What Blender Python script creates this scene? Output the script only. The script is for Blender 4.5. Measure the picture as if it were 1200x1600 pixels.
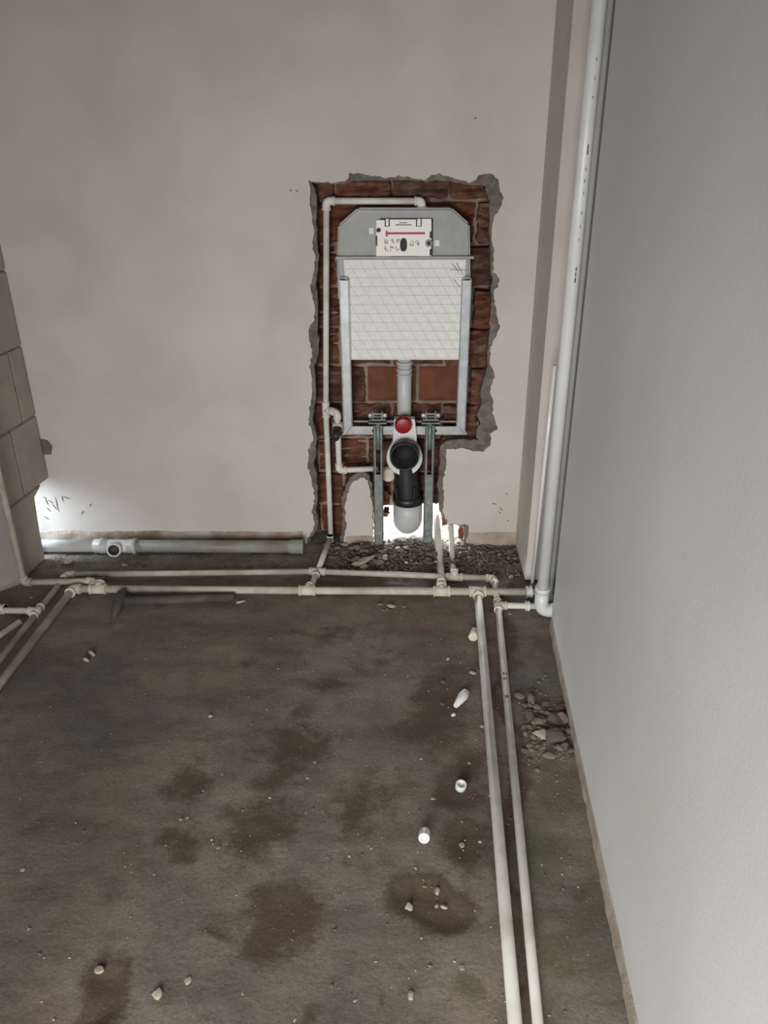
import bpy, bmesh, math, random
import numpy as np
from mathutils import Vector, Matrix, noise
from mathutils.geometry import tessellate_polygon

for o in list(bpy.data.objects): bpy.data.objects.remove(o)
S = bpy.context.scene
COL = S.collection
RNG = random.Random(7)
R = math.radians

# ------------------------------------------------------------------ camera
FPX = 1255.0
CAM = Vector((0.0, -2.75, 1.5))
PITCH, YAW, ROLL = R(26.3), R(1.2), R(0.34)
fw = Vector((-math.sin(YAW)*math.cos(PITCH), math.cos(YAW)*math.cos(PITCH), -math.sin(PITCH)))
r0 = Vector((math.cos(YAW), math.sin(YAW), 0))
u0 = r0.cross(fw)
rt = r0*math.cos(ROLL) - u0*math.sin(ROLL)
up = u0*math.cos(ROLL) + r0*math.sin(ROLL)
cd = bpy.data.cameras.new('camera'); cam = bpy.data.objects.new('camera', cd); COL.objects.link(cam)
cd.sensor_fit = 'HORIZONTAL'; cd.sensor_width = 36; cd.lens = 36*FPX/1200; cd.clip_start = .02
M4 = Matrix((rt, up, -fw)).transposed().to_4x4(); M4.translation = CAM
cam.matrix_world = M4
S.camera = cam

# ------------------------------------------------------------------ world, lights, exposure
S.view_settings.view_transform = 'Standard'; S.view_settings.look = 'None'
S.view_settings.gamma = 1; S.view_settings.use_curve_mapping = False
S.view_settings.exposure = 0.0
w = bpy.data.worlds.new('sky'); S.world = w; w.use_nodes = True
bg = w.node_tree.nodes['Background']; bg.inputs[0].default_value = (.86, .93, 1, 1); bg.inputs[1].default_value = 14.0

def area(name, loc, target, sx, sy, power, col=(1, 1, 1)):
    l = bpy.data.lights.new(name, 'AREA'); l.shape = 'RECTANGLE'; l.size = sx; l.size_y = sy
    l.energy = power; l.color = col
    o = bpy.data.objects.new(name, l); COL.objects.link(o); o.location = loc
    o.rotation_euler = (Vector(target)-Vector(loc)).to_track_quat('-Z', 'Y').to_euler()
    return o
# daylight of the room's window (behind and left of the camera)
win = area('window_daylight', (-.50, -3.75, .80), (0.42, 0, .02), 1.1, 1.2, 28.5, (1, .98, .955))
win.data.spread = R(105)
# daylight in the shaft behind the block pier
area('shaft_daylight', (-1.75, -0.13, .42), (-1.12, 0.02, .13), .14, .3, 14, (.72, .86, 1))
# outdoor light standing at the opening behind the drain
area('outdoor_daylight', (-.02, .62, .10), (.13, 0, .22), .45, .2, 60, (.92, .96, 1))

# ------------------------------------------------------------------ projecting helpers (real planes in the room)
def ray(px, py): return fw + rt*((px-600)/FPX) - up*((py-800)/FPX)
def W(px, py, Y=0.0):
    d = ray(px, py); return CAM + d*((Y-CAM.y)/d.y)
def F(px, py, Z=0.0):
    d = ray(px, py); return CAM + d*((Z-CAM.z)/d.z)

# ------------------------------------------------------------------ mesh helpers
ORG = {}
class MB:
    def __init__(s): s.v = []; s.f = []; s.sm = []
    def add(s, vs, fs, smooth=False):
        b = len(s.v); s.v += [tuple(q) for q in vs]
        for f in fs: s.f.append([b+i for i in f]); s.sm.append(smooth)
        return s
    def box(s, a, b, bev=0.0):
        (x0, y0, z0), (x1, y1, z1) = a, b
        x0, x1 = min(x0, x1), max(x0, x1); y0, y1 = min(y0, y1), max(y0, y1); z0, z1 = min(z0, z1), max(z0, z1)
        bm = bmesh.new(); bmesh.ops.create_cube(bm, size=1)
        for v in bm.verts: v.co = Vector(((x0+x1)/2+v.co.x*(x1-x0), (y0+y1)/2+v.co.y*(y1-y0), (z0+z1)/2+v.co.z*(z1-z0)))
        if bev > 0: bmesh.ops.bevel(bm, geom=list(bm.edges), offset=bev, segments=2, affect='EDGES', profile=.6)
        bm.verts.index_update()
        s.add([v.co for v in bm.verts], [[v.index for v in f.verts] for f in bm.faces]); bm.free(); return s
    def sweep(s, path, r, seg=16, cap=True, hollow=0.0):
        path = [Vector(p) for p in path]; n = len(path)
        rr = r if isinstance(r, (list, tuple)) else [r]*n
        tans = []
        for i in range(n):
            a = path[i]-path[i-1] if i > 0 else path[1]-path[0]
            b = path[i+1]-path[i] if i < n-1 else path[i]-path[i-1]
            if a.length < 1e-9: a = b
            if b.length < 1e-9: b = a
            tans.append((a.normalized()+b.normalized()).normalized())
        t = tans[0]; nrm = t.orthogonal().normalized(); vs = []; 
        for i in range(n):
            nrm = (nrm - tans[i]*nrm.dot(tans[i])).normalized(); bn = tans[i].cross(nrm)
            for k in range(seg):
                a = 2*math.pi*k/seg
                vs.append(path[i] + (nrm*math.cos(a)+bn*math.sin(a))*rr[i])
        fs = []
        for i in range(n-1):
            for k in range(seg):
                k2 = (k+1) % seg
                fs.append([i*seg+k, i*seg+k2, (i+1)*seg+k2, (i+1)*seg+k])
        s.add(vs, fs, True)
        if cap:
            b = len(s.v)
            s.add(vs[:seg], [list(range(seg))[::-1]]); s.add(vs[-seg:], [list(range(seg))])
        return s
    def lathe(s, c, ax, prof, seg=24):
        # prof: list of (distance along axis, radius)
        ax = Vector(ax).normalized(); n = ax.orthogonal().normalized(); b = ax.cross(n); c = Vector(c)
        vs = []
        for (h, r) in prof:
            for k in range(seg):
                a = 2*math.pi*k/seg; vs.append(c+ax*h+(n*math.cos(a)+b*math.sin(a))*r)
        fs = []
        for i in range(len(prof)-1):
            for k in range(seg):
                k2 = (k+1) % seg; fs.append([i*seg+k, i*seg+k2, (i+1)*seg+k2, (i+1)*seg+k])
        return s.add(vs, fs, True)
    def prism(s, pts, d, rim_smooth=False):
        # planar polygon pts extruded by vector d
        pts = [Vector(p) for p in pts]; d = Vector(d); n = len(pts)
        tri = tessellate_polygon([pts])
        vs = pts + [p+d for p in pts]
        fs = [list(t) for t in tri] + [[n+i for i in t][::-1] for t in tri]
        fs += [[i, (i+1) % n, n+(i+1) % n, n+i] for i in range(n)]
        return s.add(vs, fs)

def build(name, mb, mat, parent=None, origin=None, fixn=True):
    me = bpy.data.meshes.new(name)
    if parent is not None: o3 = ORG[parent.name]
    elif origin is not None: o3 = Vector(origin)
    else:
        a = np.array(mb.v); o3 = Vector(((a[:, 0].min()+a[:, 0].max())/2, (a[:, 1].min()+a[:, 1].max())/2, a[:, 2].min()))
    me.from_pydata([tuple(Vector(v)-o3) for v in mb.v], [], mb.f)
    me.polygons.foreach_set('use_smooth', mb.sm)
    me.validate(); me.update()
    if fixn:
        bm = bmesh.new(); bm.from_mesh(me); bmesh.ops.remove_doubles(bm, verts=bm.verts, dist=1e-6)
        bmesh.ops.recalc_face_normals(bm, faces=bm.faces); bm.to_mesh(me); bm.free()
    me.materials.append(mat)
    ob = bpy.data.objects.new(name, me); COL.objects.link(ob)
    if parent is not None: ob.parent = parent
    else: ob.location = o3
    ORG[ob.name] = o3
    return ob
def thing(name, label, cat, loc, group=None):
    o = bpy.data.objects.new(name, None); COL.objects.link(o); o.location = loc; o.empty_display_size = .05
    ORG[o.name] = Vector(loc); return tag(o, label, cat, group)
def tag(o, label, cat, group=None, kind=None):
    o['label'] = label; o['category'] = cat
    if group: o['group'] = group
    if kind: o['kind'] = kind
    return o
def struct(name, mb, mat, label=None, **k):
    o = build(name, mb, mat, **k); o['kind'] = 'structure'
    if label: o['label'] = label
    return o

def fillet(pts, rad, n=6):
    pts = [Vector(p) for p in pts]; out = [pts[0]]
    for i in range(1, len(pts)-1):
        a, b, c = pts[i-1], pts[i], pts[i+1]
        u = (a-b); v = (c-b); r = min(rad, u.length*.49, v.length*.49)
        u.normalize(); v.normalize(); p = b+u*r; q = b+v*r
        for k in range(n+1):
            t = k/n; out.append(p*(1-t)**2 + b*2*t*(1-t) + q*t*t)
    return out+[pts[-1]]

# ------------------------------------------------------------------ materials
def sc(r, g, b):
    f = lambda c: (c/255/12.92 if c/255 <= .04045 else ((c/255+.055)/1.055)**2.4)
    return (f(r), f(g), f(b), 1)
def mat(name, c1, c2=None, rough=.6, metal=0.0, scale=20, detail=6, bump=0.0, bscale=120, c3=None, s3=3, spec=.5, contrast=(.35, .65)):
    m = bpy.data.materials.new(name); m.use_nodes = True; nt = m.node_tree; N = nt.nodes; L = nt.links
    b = N['Principled BSDF']; b.inputs['Roughness'].default_value = rough; b.inputs['Metallic'].default_value = metal
    b.inputs['Specular IOR Level'].default_value = spec
    tc = N.new('ShaderNodeTexCoord')
    if c2 is None: b.inputs['Base Color'].default_value = c1
    else:
        nz = N.new('ShaderNodeTexNoise'); nz.inputs['Scale'].default_value = scale; nz.inputs['Detail'].default_value = detail
        L.new(tc.outputs['Object'], nz.inputs['Vector'])
        mr = N.new('ShaderNodeMapRange'); mr.inputs[1].default_value = contrast[0]; mr.inputs[2].default_value = contrast[1]
        L.new(nz.outputs[0], mr.inputs[0])
        mx = N.new('ShaderNodeMix'); mx.data_type = 'RGBA'; mx.inputs[6].default_value = c1; mx.inputs[7].default_value = c2
        L.new(mr.outputs[0], mx.inputs[0]); out = mx.outputs[2]
        if c3 is not None:
            n3 = N.new('ShaderNodeTexNoise'); n3.inputs['Scale'].default_value = s3; n3.inputs['Detail'].default_value = 4
            L.new(tc.outputs['Object'], n3.inputs['Vector'])
            m3 = N.new('ShaderNodeMapRange'); m3.inputs[1].default_value = .5; m3.inputs[2].default_value = .68; L.new(n3.outputs[0], m3.inputs[0])
            x3 = N.new('ShaderNodeMix'); x3.data_type = 'RGBA'; L.new(m3.outputs[0], x3.inputs[0]); L.new(out, x3.inputs[6]); x3.inputs[7].default_value = c3
            out = x3.outputs[2]
        L.new(out, b.inputs['Base Color'])
    if bump:
        nb = N.new('ShaderNodeTexNoise'); nb.inputs['Scale'].default_value = bscale; nb.inputs['Detail'].default_value = 5
        L.new(tc.outputs['Object'], nb.inputs['Vector'])
        bp = N.new('ShaderNodeBump'); bp.inputs['Strength'].default_value = bump; bp.inputs['Distance'].default_value = .002
        L.new(nb.outputs[0], bp.inputs['Height']); L.new(bp.outputs[0], b.inputs['Normal'])
    return m

M = {}
M['paint'] = mat('wall_paint', sc(208, 202, 195), sc(198, 191, 183), .85, scale=4, bump=.25, bscale=180, c3=sc(212, 207, 202), s3=1.5)
M['paint_right'] = mat('wall_paint_right', sc(226, 227, 224), sc(220, 221, 217), .55, scale=3, bump=.15, bscale=120, c3=sc(218, 220, 214), s3=1.2)
M['render'] = mat('grey_render', sc(128, 121, 112), sc(98, 90, 82), .95, scale=40, bump=.9, bscale=160)
M['skirt'] = mat('mortar_skirt', sc(184, 172, 158), sc(150, 132, 116), .95, scale=14, bump=.6, bscale=140, c3=sc(128, 106, 90), s3=5)
M['skirt_r'] = mat('mortar_skirt_pale', sc(176, 170, 156), sc(150, 142, 126), .95, scale=18, bump=1, bscale=140)
M['mortar'] = mat('old_mortar', sc(160, 142, 128), sc(132, 112, 98), .95, scale=30, bump=1, bscale=200)
M['brick'] = mat('red_brick', sc(122, 74, 54), sc(102, 62, 46), .9, scale=22, bump=.5, bscale=200)
M['brick_rough'] = mat('broken_brick', sc(128, 82, 64), sc(88, 58, 46), .95, scale=34, bump=1, bscale=120, c3=sc(128, 100, 84), s3=16)
M['brick_dark'] = mat('dusty_brick', sc(112, 78, 64), sc(80, 56, 46), .95, scale=30, bump=1, bscale=120, c3=sc(116, 92, 80), s3=12)
M['block'] = mat('aerated_block', sc(172, 162, 152), sc(160, 150, 140), .95, scale=12, bump=.5, bscale=260, c3=sc(160, 150, 146), s3=4)
M['joint'] = mat('joint_mortar', sc(120, 110, 102), sc(96, 88, 80), .95, scale=30, bump=.8)
M['ppr'] = mat('white_pipe_plastic', sc(236, 234, 227), sc(224, 221, 212), .85, spec=.2, scale=25, c3=sc(204, 198, 186), s3=9)
M['ppr_dusty'] = mat('dusty_pipe_plastic', sc(214, 208, 196), sc(196, 189, 176), .9, spec=.2, scale=30, c3=sc(176, 167, 152), s3=9)
M['fit'] = mat('cream_fitting_plastic', sc(226, 218, 205), sc(208, 199, 185), .85, spec=.25, scale=30)
M['pvc'] = mat('white_pvc', sc(226, 228, 226), sc(214, 216, 214), .35, scale=8)
M['drain'] = mat('grey_drain_plastic', sc(160, 162, 153), sc(142, 142, 132), .5, scale=14, c3=sc(134, 128, 117), s3=8)
M['socket'] = mat('pale_socket_plastic', sc(206, 208, 206), sc(194, 196, 194), .4, scale=14)
M['tank'] = mat('grey_tank_plastic', sc(168, 170, 170), sc(158, 160, 160), .55, scale=30, c3=sc(178, 179, 178), s3=6)
M['foam'] = mat('white_foam', sc(246, 247, 243), sc(236, 237, 233), .8, scale=60, bump=.3, bscale=300)
M['groove_shade'] = mat('foam_groove_shade', sc(190, 188, 186))
M['scrib_and_shade'] = mat('dark_pencil_and_shade', sc(70, 68, 70))
M['white'] = mat('cover_white', sc(250, 248, 242), rough=.5)
M['ink'] = mat('grey_print', sc(118, 112, 106))
M['black'] = mat('black_plastic', sc(34, 36, 38), sc(44, 46, 48), .42, scale=20)
M['blackin'] = mat('black_inside', sc(10, 10, 11), rough=.7)
M['red'] = mat('red_cap_plastic', sc(158, 10, 34), sc(140, 8, 30), .4, scale=30)
M['redtape'] = mat('red_bar_plastic', sc(178, 20, 44), rough=.5)
M['zinc'] = mat('galvanised_steel', sc(190, 194, 196), sc(168, 174, 176), .42, metal=.25, scale=30, detail=3)
M['zincd'] = mat('dull_steel', sc(142, 148, 146), sc(120, 126, 124), .5, metal=.25, scale=40)
M['dark'] = mat('dark_hole', sc(26, 24, 24))
M['stone'] = mat('grey_rubble', sc(156, 149, 135), sc(124, 117, 104), .95, scale=60, bump=.8, bscale=200)
M['stone_b'] = mat('brown_rubble', sc(132, 121, 107), sc(102, 92, 80), .95, scale=60, bump=.8, bscale=200)
M['stone_w'] = mat('pale_chip', sc(196, 188, 172), sc(170, 160, 142), .9, scale=60, bump=.5, bscale=200)
M['stone_r'] = mat('brick_rubble', sc(136, 108, 96), sc(112, 88, 78), .95, scale=60, bump=.8, bscale=200)
M['tool'] = mat('dusty_steel', sc(92, 88, 78), sc(72, 68, 60), .8, scale=40, bump=.5)
M['handle'] = mat('dusty_handle', sc(96, 92, 80), sc(76, 72, 62), .8, scale=30, bump=.4)
M['ground'] = mat('outdoor_ground', sc(200, 196, 188), sc(180, 176, 168), .95, scale=8)

# floor material driven by stain attribute
def floor_mat():
    m = bpy.data.materials.new('raw_concrete_floor'); m.use_nodes = True; nt = m.node_tree; N = nt.nodes; L = nt.links
    b = N['Principled BSDF']; b.inputs['Roughness'].default_value = .92
    tc = N.new('ShaderNodeTexCoord')
    def nz(scale, detail, lo, hi, rough=.5, vec=None):
        n = N.new('ShaderNodeTexNoise'); n.inputs['Scale'].default_value = scale; n.inputs['Detail'].default_value = detail; n.inputs['Roughness'].default_value = rough
        L.new(vec or tc.outputs['Object'], n.inputs['Vector'])
        r = N.new('ShaderNodeMapRange'); r.inputs[1].default_value = lo; r.inputs[2].default_value = hi; L.new(n.outputs[0], r.inputs[0]); return r.outputs[0]
    def mix(f, a, c, bl='MIX'):
        x = N.new('ShaderNodeMix'); x.data_type = 'RGBA'; x.blend_type = bl
        for s_, v in ((0, f), (6, a), (7, c)):
            if hasattr(v, 'links') or hasattr(v, 'is_linked'): L.new(v, x.inputs[s_])
            else: x.inputs[s_].default_value = v
        return x.outputs[2]
    def mth(op, a, c=None):
        x = N.new('ShaderNodeMath'); x.operation = op
        for i, v in enumerate((a, c)):
            if v is None: continue
            if isinstance(v, (int, float)): x.inputs[i].default_value = v
            else: L.new(v, x.inputs[i])
        return x.outputs[0]
    base = mix(nz(1.6, 6, .38, .62), sc(146, 136, 124), sc(137, 119, 104))
    base = mix(nz(3.0, 5, .46, .66), base, sc(112, 112, 103))
    mp = N.new('ShaderNodeMapping'); mp.inputs['Rotation'].default_value = (0, 0, R(-38)); mp.inputs['Scale'].default_value = (1, 3.2, 1); L.new(tc.outputs['Object'], mp.inputs[0])
    base = mix(mth('MULTIPLY', nz(3.2, 7, .48, .70, .65, mp.outputs[0]), .6), base, sc(82, 72, 60))
    base = mix(mth('MULTIPLY', nz(11, 9, .48, .72, .7), .5), base, sc(84, 74, 62))
    at = N.new('ShaderNodeAttribute'); at.attribute_name = 'stain'; sp = N.new('ShaderNodeSeparateColor'); L.new(at.outputs['Color'], sp.inputs[0])
    ed = nz(19, 9, .2, .8, .75)
    def sharp(ch, w_=1.0):
        v = mth('ADD', ch, mth('MULTIPLY', mth('SUBTRACT', ed, .5), w_))
        r = N.new('ShaderNodeMapRange'); r.inputs[1].default_value = .30; r.inputs[2].default_value = .72; L.new(v, r.inputs[0]); return mth('MULTIPLY', r.outputs[0], mth('MINIMUM', mth('MULTIPLY', ch, 4.0), 1.0))
    base = mix(mth('MULTIPLY', sharp(sp.outputs[1], .8), .55), base, sc(88, 92, 66))
    base = mix(mth('MULTIPLY', sharp(sp.outputs[2], .8), .6), base, sc(106, 108, 104))
    base = mix(mth('MULTIPLY', sharp(sp.outputs[0], 1.1), .82), base, sc(86, 68, 52))
    base = mix(mth('MULTIPLY', nz(230, 3, .66, .74), .6), base, sc(180, 170, 154))
    fine = mix(mth('MULTIPLY', nz(130, 6, .42, .66, .7), .35), base, sc(70, 62, 54))
    L.new(fine, b.inputs['Base Color'])
    nb = N.new('ShaderNodeTexNoise'); nb.inputs['Scale'].default_value = 90; nb.inputs['Detail'].default_value = 8; nb.inputs['Roughness'].default_value = .65
    L.new(tc.outputs['Object'], nb.inputs['Vector'])
    bp = N.new('ShaderNodeBump'); bp.inputs['Strength'].default_value = .55; bp.inputs['Distance'].default_value = .004
    L.new(nb.outputs[0], bp.inputs['Height']); L.new(bp.outputs[0], b.inputs['Normal'])
    return m
M['floor'] = floor_mat()

# ------------------------------------------------------------------ structure: key lines
XL = W(20, 470).x                          # left pier meets the back wall
PIER_X = W(870-.0765*300, 300).x
PIER_Y = F(818, 908).y
RA = F(864, 999); RB = F(987, 1596)        # right wall foot line
rdir = (RB-RA); rdir.z = 0; rdir.normalize()
CH_Y = -.56
def rwall_x(y): return RA.x + (RB.x-RA.x)*(y-RA.y)/(RB.y-RA.y)
LW_X, FW_Y, CEIL = -2.45, -4.2, 2.85
PC = F(28, 912)                            # outer corner of the block pier
print('LINES', XL, PIER_X, PIER_Y, RA, RB, PC, rwall_x(CH_Y), rwall_x(FW_Y))

# ---- floor with relief and stains
def gauss(X, Y, c, sx, sy, ang=0):
    dx, dy = X-c.x, Y-c.y; ca, sa = math.cos(ang), math.sin(ang)
    u = dx*ca+dy*sa; v = -dx*sa+dy*ca
    return np.exp(-((u/sx)**2+(v/sy)**2)*.9)
def blob(px, py, rx, ry):
    c = F(px, py); a = F(px+rx, py); b_ = F(px, py-ry); return c, abs(a.x-c.x), abs(b_.y-c.y)
DAMP_DARK = [(470,1165,60,30,.9),(430,1215,40,24,.8),(300,1225,36,30,.7),(385,1300,42,40,.9),(275,1330,36,26,.8),(440,1425,44,50,1.1),
        (672,1398,46,34,1.9),(740,1310,36,32,1.3),(690,1100,34,55,1.0),(650,1135,45,22,.7),(720,1228,30,26,1.2),(182,1535,36,40,1.3),(150,1570,30,26,1.1),
        (510,1065,32,11,.8),(545,1275,40,34,.7),(480,1112,38,16,.55),(600,1240,70,40,.5),(520,990,70,14,.6),(600,1030,60,22,.45),(330,1180,30,20,.5),
        (375,1045,16,8,.8),(350,1452,34,9,.9),(100,1040,30,60,.35),(790,980,14,60,.7),(790,1120,12,80,.8),(800,1250,12,90,.75),(815,1450,14,120,.8),(300,1560,40,20,.4),(460,1590,20,25,.8),(570,1590,14,18,.7),  # the long narrow ones darken the floor along the right-hand pipes
        (880,1140,40,40,.7),(900,1400,25,22,.6),(250,985,40,12,.4),(660,870,120,14,.7),(850,1000,30,20,.3),(560,1330,40,40,.45)]
MOSS = [(860,1230,40,42,1.1),(840,1330,38,30,1.0),(870,1010,34,26,.9),(735,1555,22,24,1.2),(900,1500,40,40,.7),(915,1450,30,20,.7),(905,1530,34,24,.5),(330,890,150,12,.35),(590,908,90,9,.7),(150,880,70,10,.7),(200,1370,60,30,.45),(600,1340,50,30,.4),(640,1580,30,20,.4),(860,1480,14,60,.4)]
GREY = [(40,1480,44,32,.75),(270,1250,60,50,.5),(240,1110,50,30,.6),(130,1230,90,40,.45),(480,1330,50,25,.5),(260,1440,40,30,.7),(560,1420,80,60,.5),(420,1010,60,20,.4),(700,1130,30,40,.4),(880,1370,40,60,.4),(820,1090,20,40,.3)]
x0, x1, y0, y1 = -2.45, .75, -4.2, .35
def warp(X, Y):
    A = np.zeros_like(X); B = np.zeros_like(X)
    for (kx, ky, p, a) in ((9, 4, 0, .016), (5, -13, 1, .014), (21, 8, 2, .010), (-14, 25, 4, .009), (37, 19, 3, .006), (-28, 44, 5, .005), (61, -33, 6, .004)):
        A += a*np.sin(kx*X+ky*Y+p); B += a*np.sin(ky*X-kx*Y+p*2.3)
    return X+A, Y+B
def floor_grid():
    xs = np.arange(x0, x1+.001, .01); ys = np.concatenate([np.arange(y0, -2.3, .05), np.arange(-2.3, y1+.001, .01)])
    nx, ny = len(xs), len(ys); X, Y = np.meshgrid(xs, ys); XW, YW = warp(X, Y)
    st = []
    for lst in (DAMP_DARK, MOSS, GREY):
        a = np.zeros_like(X)
        for (px, py, rx, ry, k) in lst:
            c, sx, sy = blob(px, py, rx, ry); a = np.maximum(a, k*gauss(XW, YW, c, sx*1.12, sy*1.15)) + .25*np.minimum(a, k*gauss(XW, YW, c, sx*1.7, sy*1.7))
        st.append(a)
    Z = np.zeros_like(X)
    for j in range(ny):
        yy = ys[j]; ra = min(1, max(0, (yy+.42)/.2))
        if yy < -2.35: continue
        for i in range(nx):
            xx = xs[i]
            Z[j, i] = .003*noise.noise((xx*4, yy*4, 0)) + .0016*noise.noise((xx*22, yy*22, 3))
            if ra > 0 and xx > -1.4: Z[j, i] += ra*(.007*noise.noise((xx*14, yy*14, 9)) + .004*noise.noise((xx*45, yy*45, 5)))
    # mound under the niche opening
    c = W(640, 850, -.02)
    Z += .022*np.exp(-(((X-c.x)/.17)**2 + ((Y+.01)/.11)**2))
    Z -= .012*np.clip(st[0]-.8, 0, .4)*1.2
    me = bpy.data.meshes.new('floor')
    V = np.stack([X, Y, Z], -1).reshape(-1, 3)
    idx = np.arange(nx*ny).reshape(ny, nx)
    q = np.stack([idx[:-1, :-1], idx[:-1, 1:], idx[1:, 1:], idx[1:, :-1]], -1).reshape(-1, 4)
    me.from_pydata(V.tolist(), [], q.tolist()); me.polygons.foreach_set('use_smooth', [True]*len(q))
    ca = me.color_attributes.new('stain', 'FLOAT_COLOR', 'POINT')
    cc = np.ones((nx*ny, 4), dtype=np.float32)
    for k in range(3): cc[:, k] = st[k].reshape(-1)
    ca.data.foreach_set('color', cc.reshape(-1)); me.update()
    me.materials.append(M['floor']); o = bpy.data.objects.new('floor', me); COL.objects.link(o); o['kind'] = 'structure'
    o['label'] = 'raw dusty concrete floor with brown damp stains'
    ORG['floor'] = Vector((0, 0, 0))
floor_grid()
def fz(x, y): return 0.0

# ---- ragged outline of the chiselled niche: px, py, width of the grey render ring
OUT = [(477,856,4),(480,841,4),(488,830,6),(492,818,6),(487,801,5),(492,779,4),(488,756,6),(481,728,10),(482,702,10),(490,685,5),(487,671,4),(482,660,5),(484,637,6),
 (488,613,4),(487,590,4),(484,573,6),(488,548,9),(482,528,13),(484,511,12),(491,500,4),(492,477,3),(488,460,7),(484,446,7),(490,431,4),(492,403,4),(488,377,5),(491,363,3),(488,343,4),(484,315,8),(485,293,5),
 (482,282,2),(494,285,2),(525,285,2),(543,281,3),(546,272,9),(559,270,10),(582,275,6),(604,278,3),(627,275,5),(641,278,3),(664,281,2),(674,274,8),(687,272,9),(709,278,4),(732,285,3),(744,281,6),
 (750,273,15),(766,271,22),(779,280,18),(780,292,16),(787,311,20),(780,329,13),(770,343,4),(767,369,2),(771,392,3),(771,426,3),(780,434,9),(779,448,9),(771,457,3),(774,477,4),(777,494,10),(781,511,13),
 (774,528,8),(767,542,3),(765,568,3),(773,582,12),(770,596,14),(766,613,12),(771,627,18),(770,644,22),(777,671,30),(766,677,24),(767,696,22),(755,705,18),(738,705,16),(723,699,12),(709,702,14),(697,702,10),
 (697,727,9),(692,753,8),(694,778,8),(692,801,5),(701,819,4),(715,819,3),(733,820,9),(732,835,7),(728,848,4),(727,858,3)]
def ragged(pts, closed=False, amp=.0035, step=.006, seed=0):
    out = []; n = len(pts); rr = random.Random(seed)
    for i in range(n if closed else n-1):
        a, b = pts[i], pts[(i+1) % n]; L_ = (Vector(b[:2])-Vector(a[:2])).length; k = max(1, int(L_/step))
        for j in range(k):
            t = j/k; p = [a[q]*(1-t)+b[q]*t for q in range(len(a))]
            if not (i == 0 and j == 0 and not closed):
                p[0] += amp*noise.noise((p[0]*70, p[1]*70, seed)) * 1.6 + rr.uniform(-1, 1)*amp*.35
                p[1] += amp*noise.noise((p[0]*70, p[1]*70, seed+9)) * 1.6 + rr.uniform(-1, 1)*amp*.35
            out.append(p)
    if not closed: out.append(list(pts[-1]))
    return out
o2 = []
for (px, py, wd) in OUT:
    p = W(px, py, 0); o2.append((p.x, p.z, wd/437.0))
o2[0] = (o2[0][0], -.03, o2[0][2]); o2[-1] = (o2[-1][0], -.03, o2[-1][2])
rim = ragged(o2, seed=3)
nr = len(rim); inner = []
for i, p in enumerate(rim):
    a = rim[max(0, i-4)]; b = rim[min(nr-1, i+4)]
    t = Vector((b[0]-a[0], b[1]-a[1])).normalized(); nrm = Vector((t.y, -t.x))   # points into the niche (clockwise path)
    k = p[2]*(1+.35*noise.noise((p[0]*40, p[1]*40, 2))) + .0015
    inner.append((p[0]+nrm.x*k, p[1]+nrm.y*k))
# smooth the inner loop a little so it never folds
for _ in range(3):
    inner = [inner[0]]+[((inner[i-1][0]+inner[i][0]*2+inner[i+1][0])/4, (inner[i-1][1]+inner[i][1]*2+inner[i+1][1])/4) for i in range(1, nr-1)]+[inner[-1]]
inner = [(x+.0022*noise.noise((x*160, z*160, 4)), z+.0022*noise.noise((x*160, z*160, 7))) for x, z in inner]

def wall_shape(loop, yA, yB, xl, xr, zt):
    pts = [(xl, -.03)] + [(p[0], p[1]) for p in loop] + [(xr, -.03), (xr, zt), (xl, zt)]
    mb = MB(); mb.prism([(x, yA, z) for x, z in pts], (0, yB-yA, 0)); return mb
wb = struct('wall_back', wall_shape(rim, 0.0, .014, LW_X-.1, PIER_X+.15, CEIL), M['paint'], 'painted back wall with a ragged chiselled niche', origin=(0, 0, 0))
ISL = [(536,856,0),(537,847,0),(541,818,0),(539,790,0),(545,767,0),(549,755,0),(560,749,0),(568,746,0),(575,753,0),(580,773,0),(582,790,0),(583,856,0)]
isl = [(W(a, b).x, W(a, b).z) for a, b, _ in ISL]; isl[0] = (isl[0][0], -.03); isl[-1] = (isl[-1][0], -.03)
isr = ragged(isl, seed=8)
build('plaster', MB().prism([(x, 0, z) for x, z in isr], (0, .016, 0)), M['paint'], wb)['label'] = 'small painted plaster remnant inside the niche'
cx = sum(p[0] for p in isl)/len(isl)
isg = [(cx+(x-cx)*(1.28 if x < cx else 1.06), z+.022*(z > .05)) for x, z in isl]
build('render_layer', MB().prism([(x, .012, z) for x, z in ragged(isg, seed=5)], (0, .09, 0)), M['render'], wb)
build('render_layer', wall_shape(inner, .012, .034, LW_X-.1, PIER_X+.14, CEIL-.01), M['render'], wb)
# cut brick sides of the niche
side = MB(); rows = 6; vs = []
for r_ in range(rows+1):
    y = .033+.08*r_/rows
    for i, (x, z) in enumerate(inner):
        q = (.006*noise.noise((x*30, z*90, y*60)) + .004*noise.noise((x*90, z*200, y*90)))*(0 if r_ == 0 else 1)
        a = inner[max(0, i-3)]; b = inner[min(nr-1, i+3)]; t = Vector((b[0]-a[0], b[1]-a[1]));
        t = t.normalized() if t.length > 0 else Vector((1, 0))
        vs.append((x-t.y*(.002+q), y, z+t.x*(.002+q)))
side.add(vs, [[r_*nr+i, r_*nr+i+1, (r_+1)*nr+i+1, (r_+1)*nr+i] for r_ in range(rows) for i in range(nr-1)], False)
build('brick_edge', side, M['brick_rough'], wb, fixn=False)['label'] = 'chiselled brick sides of the niche'

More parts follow.
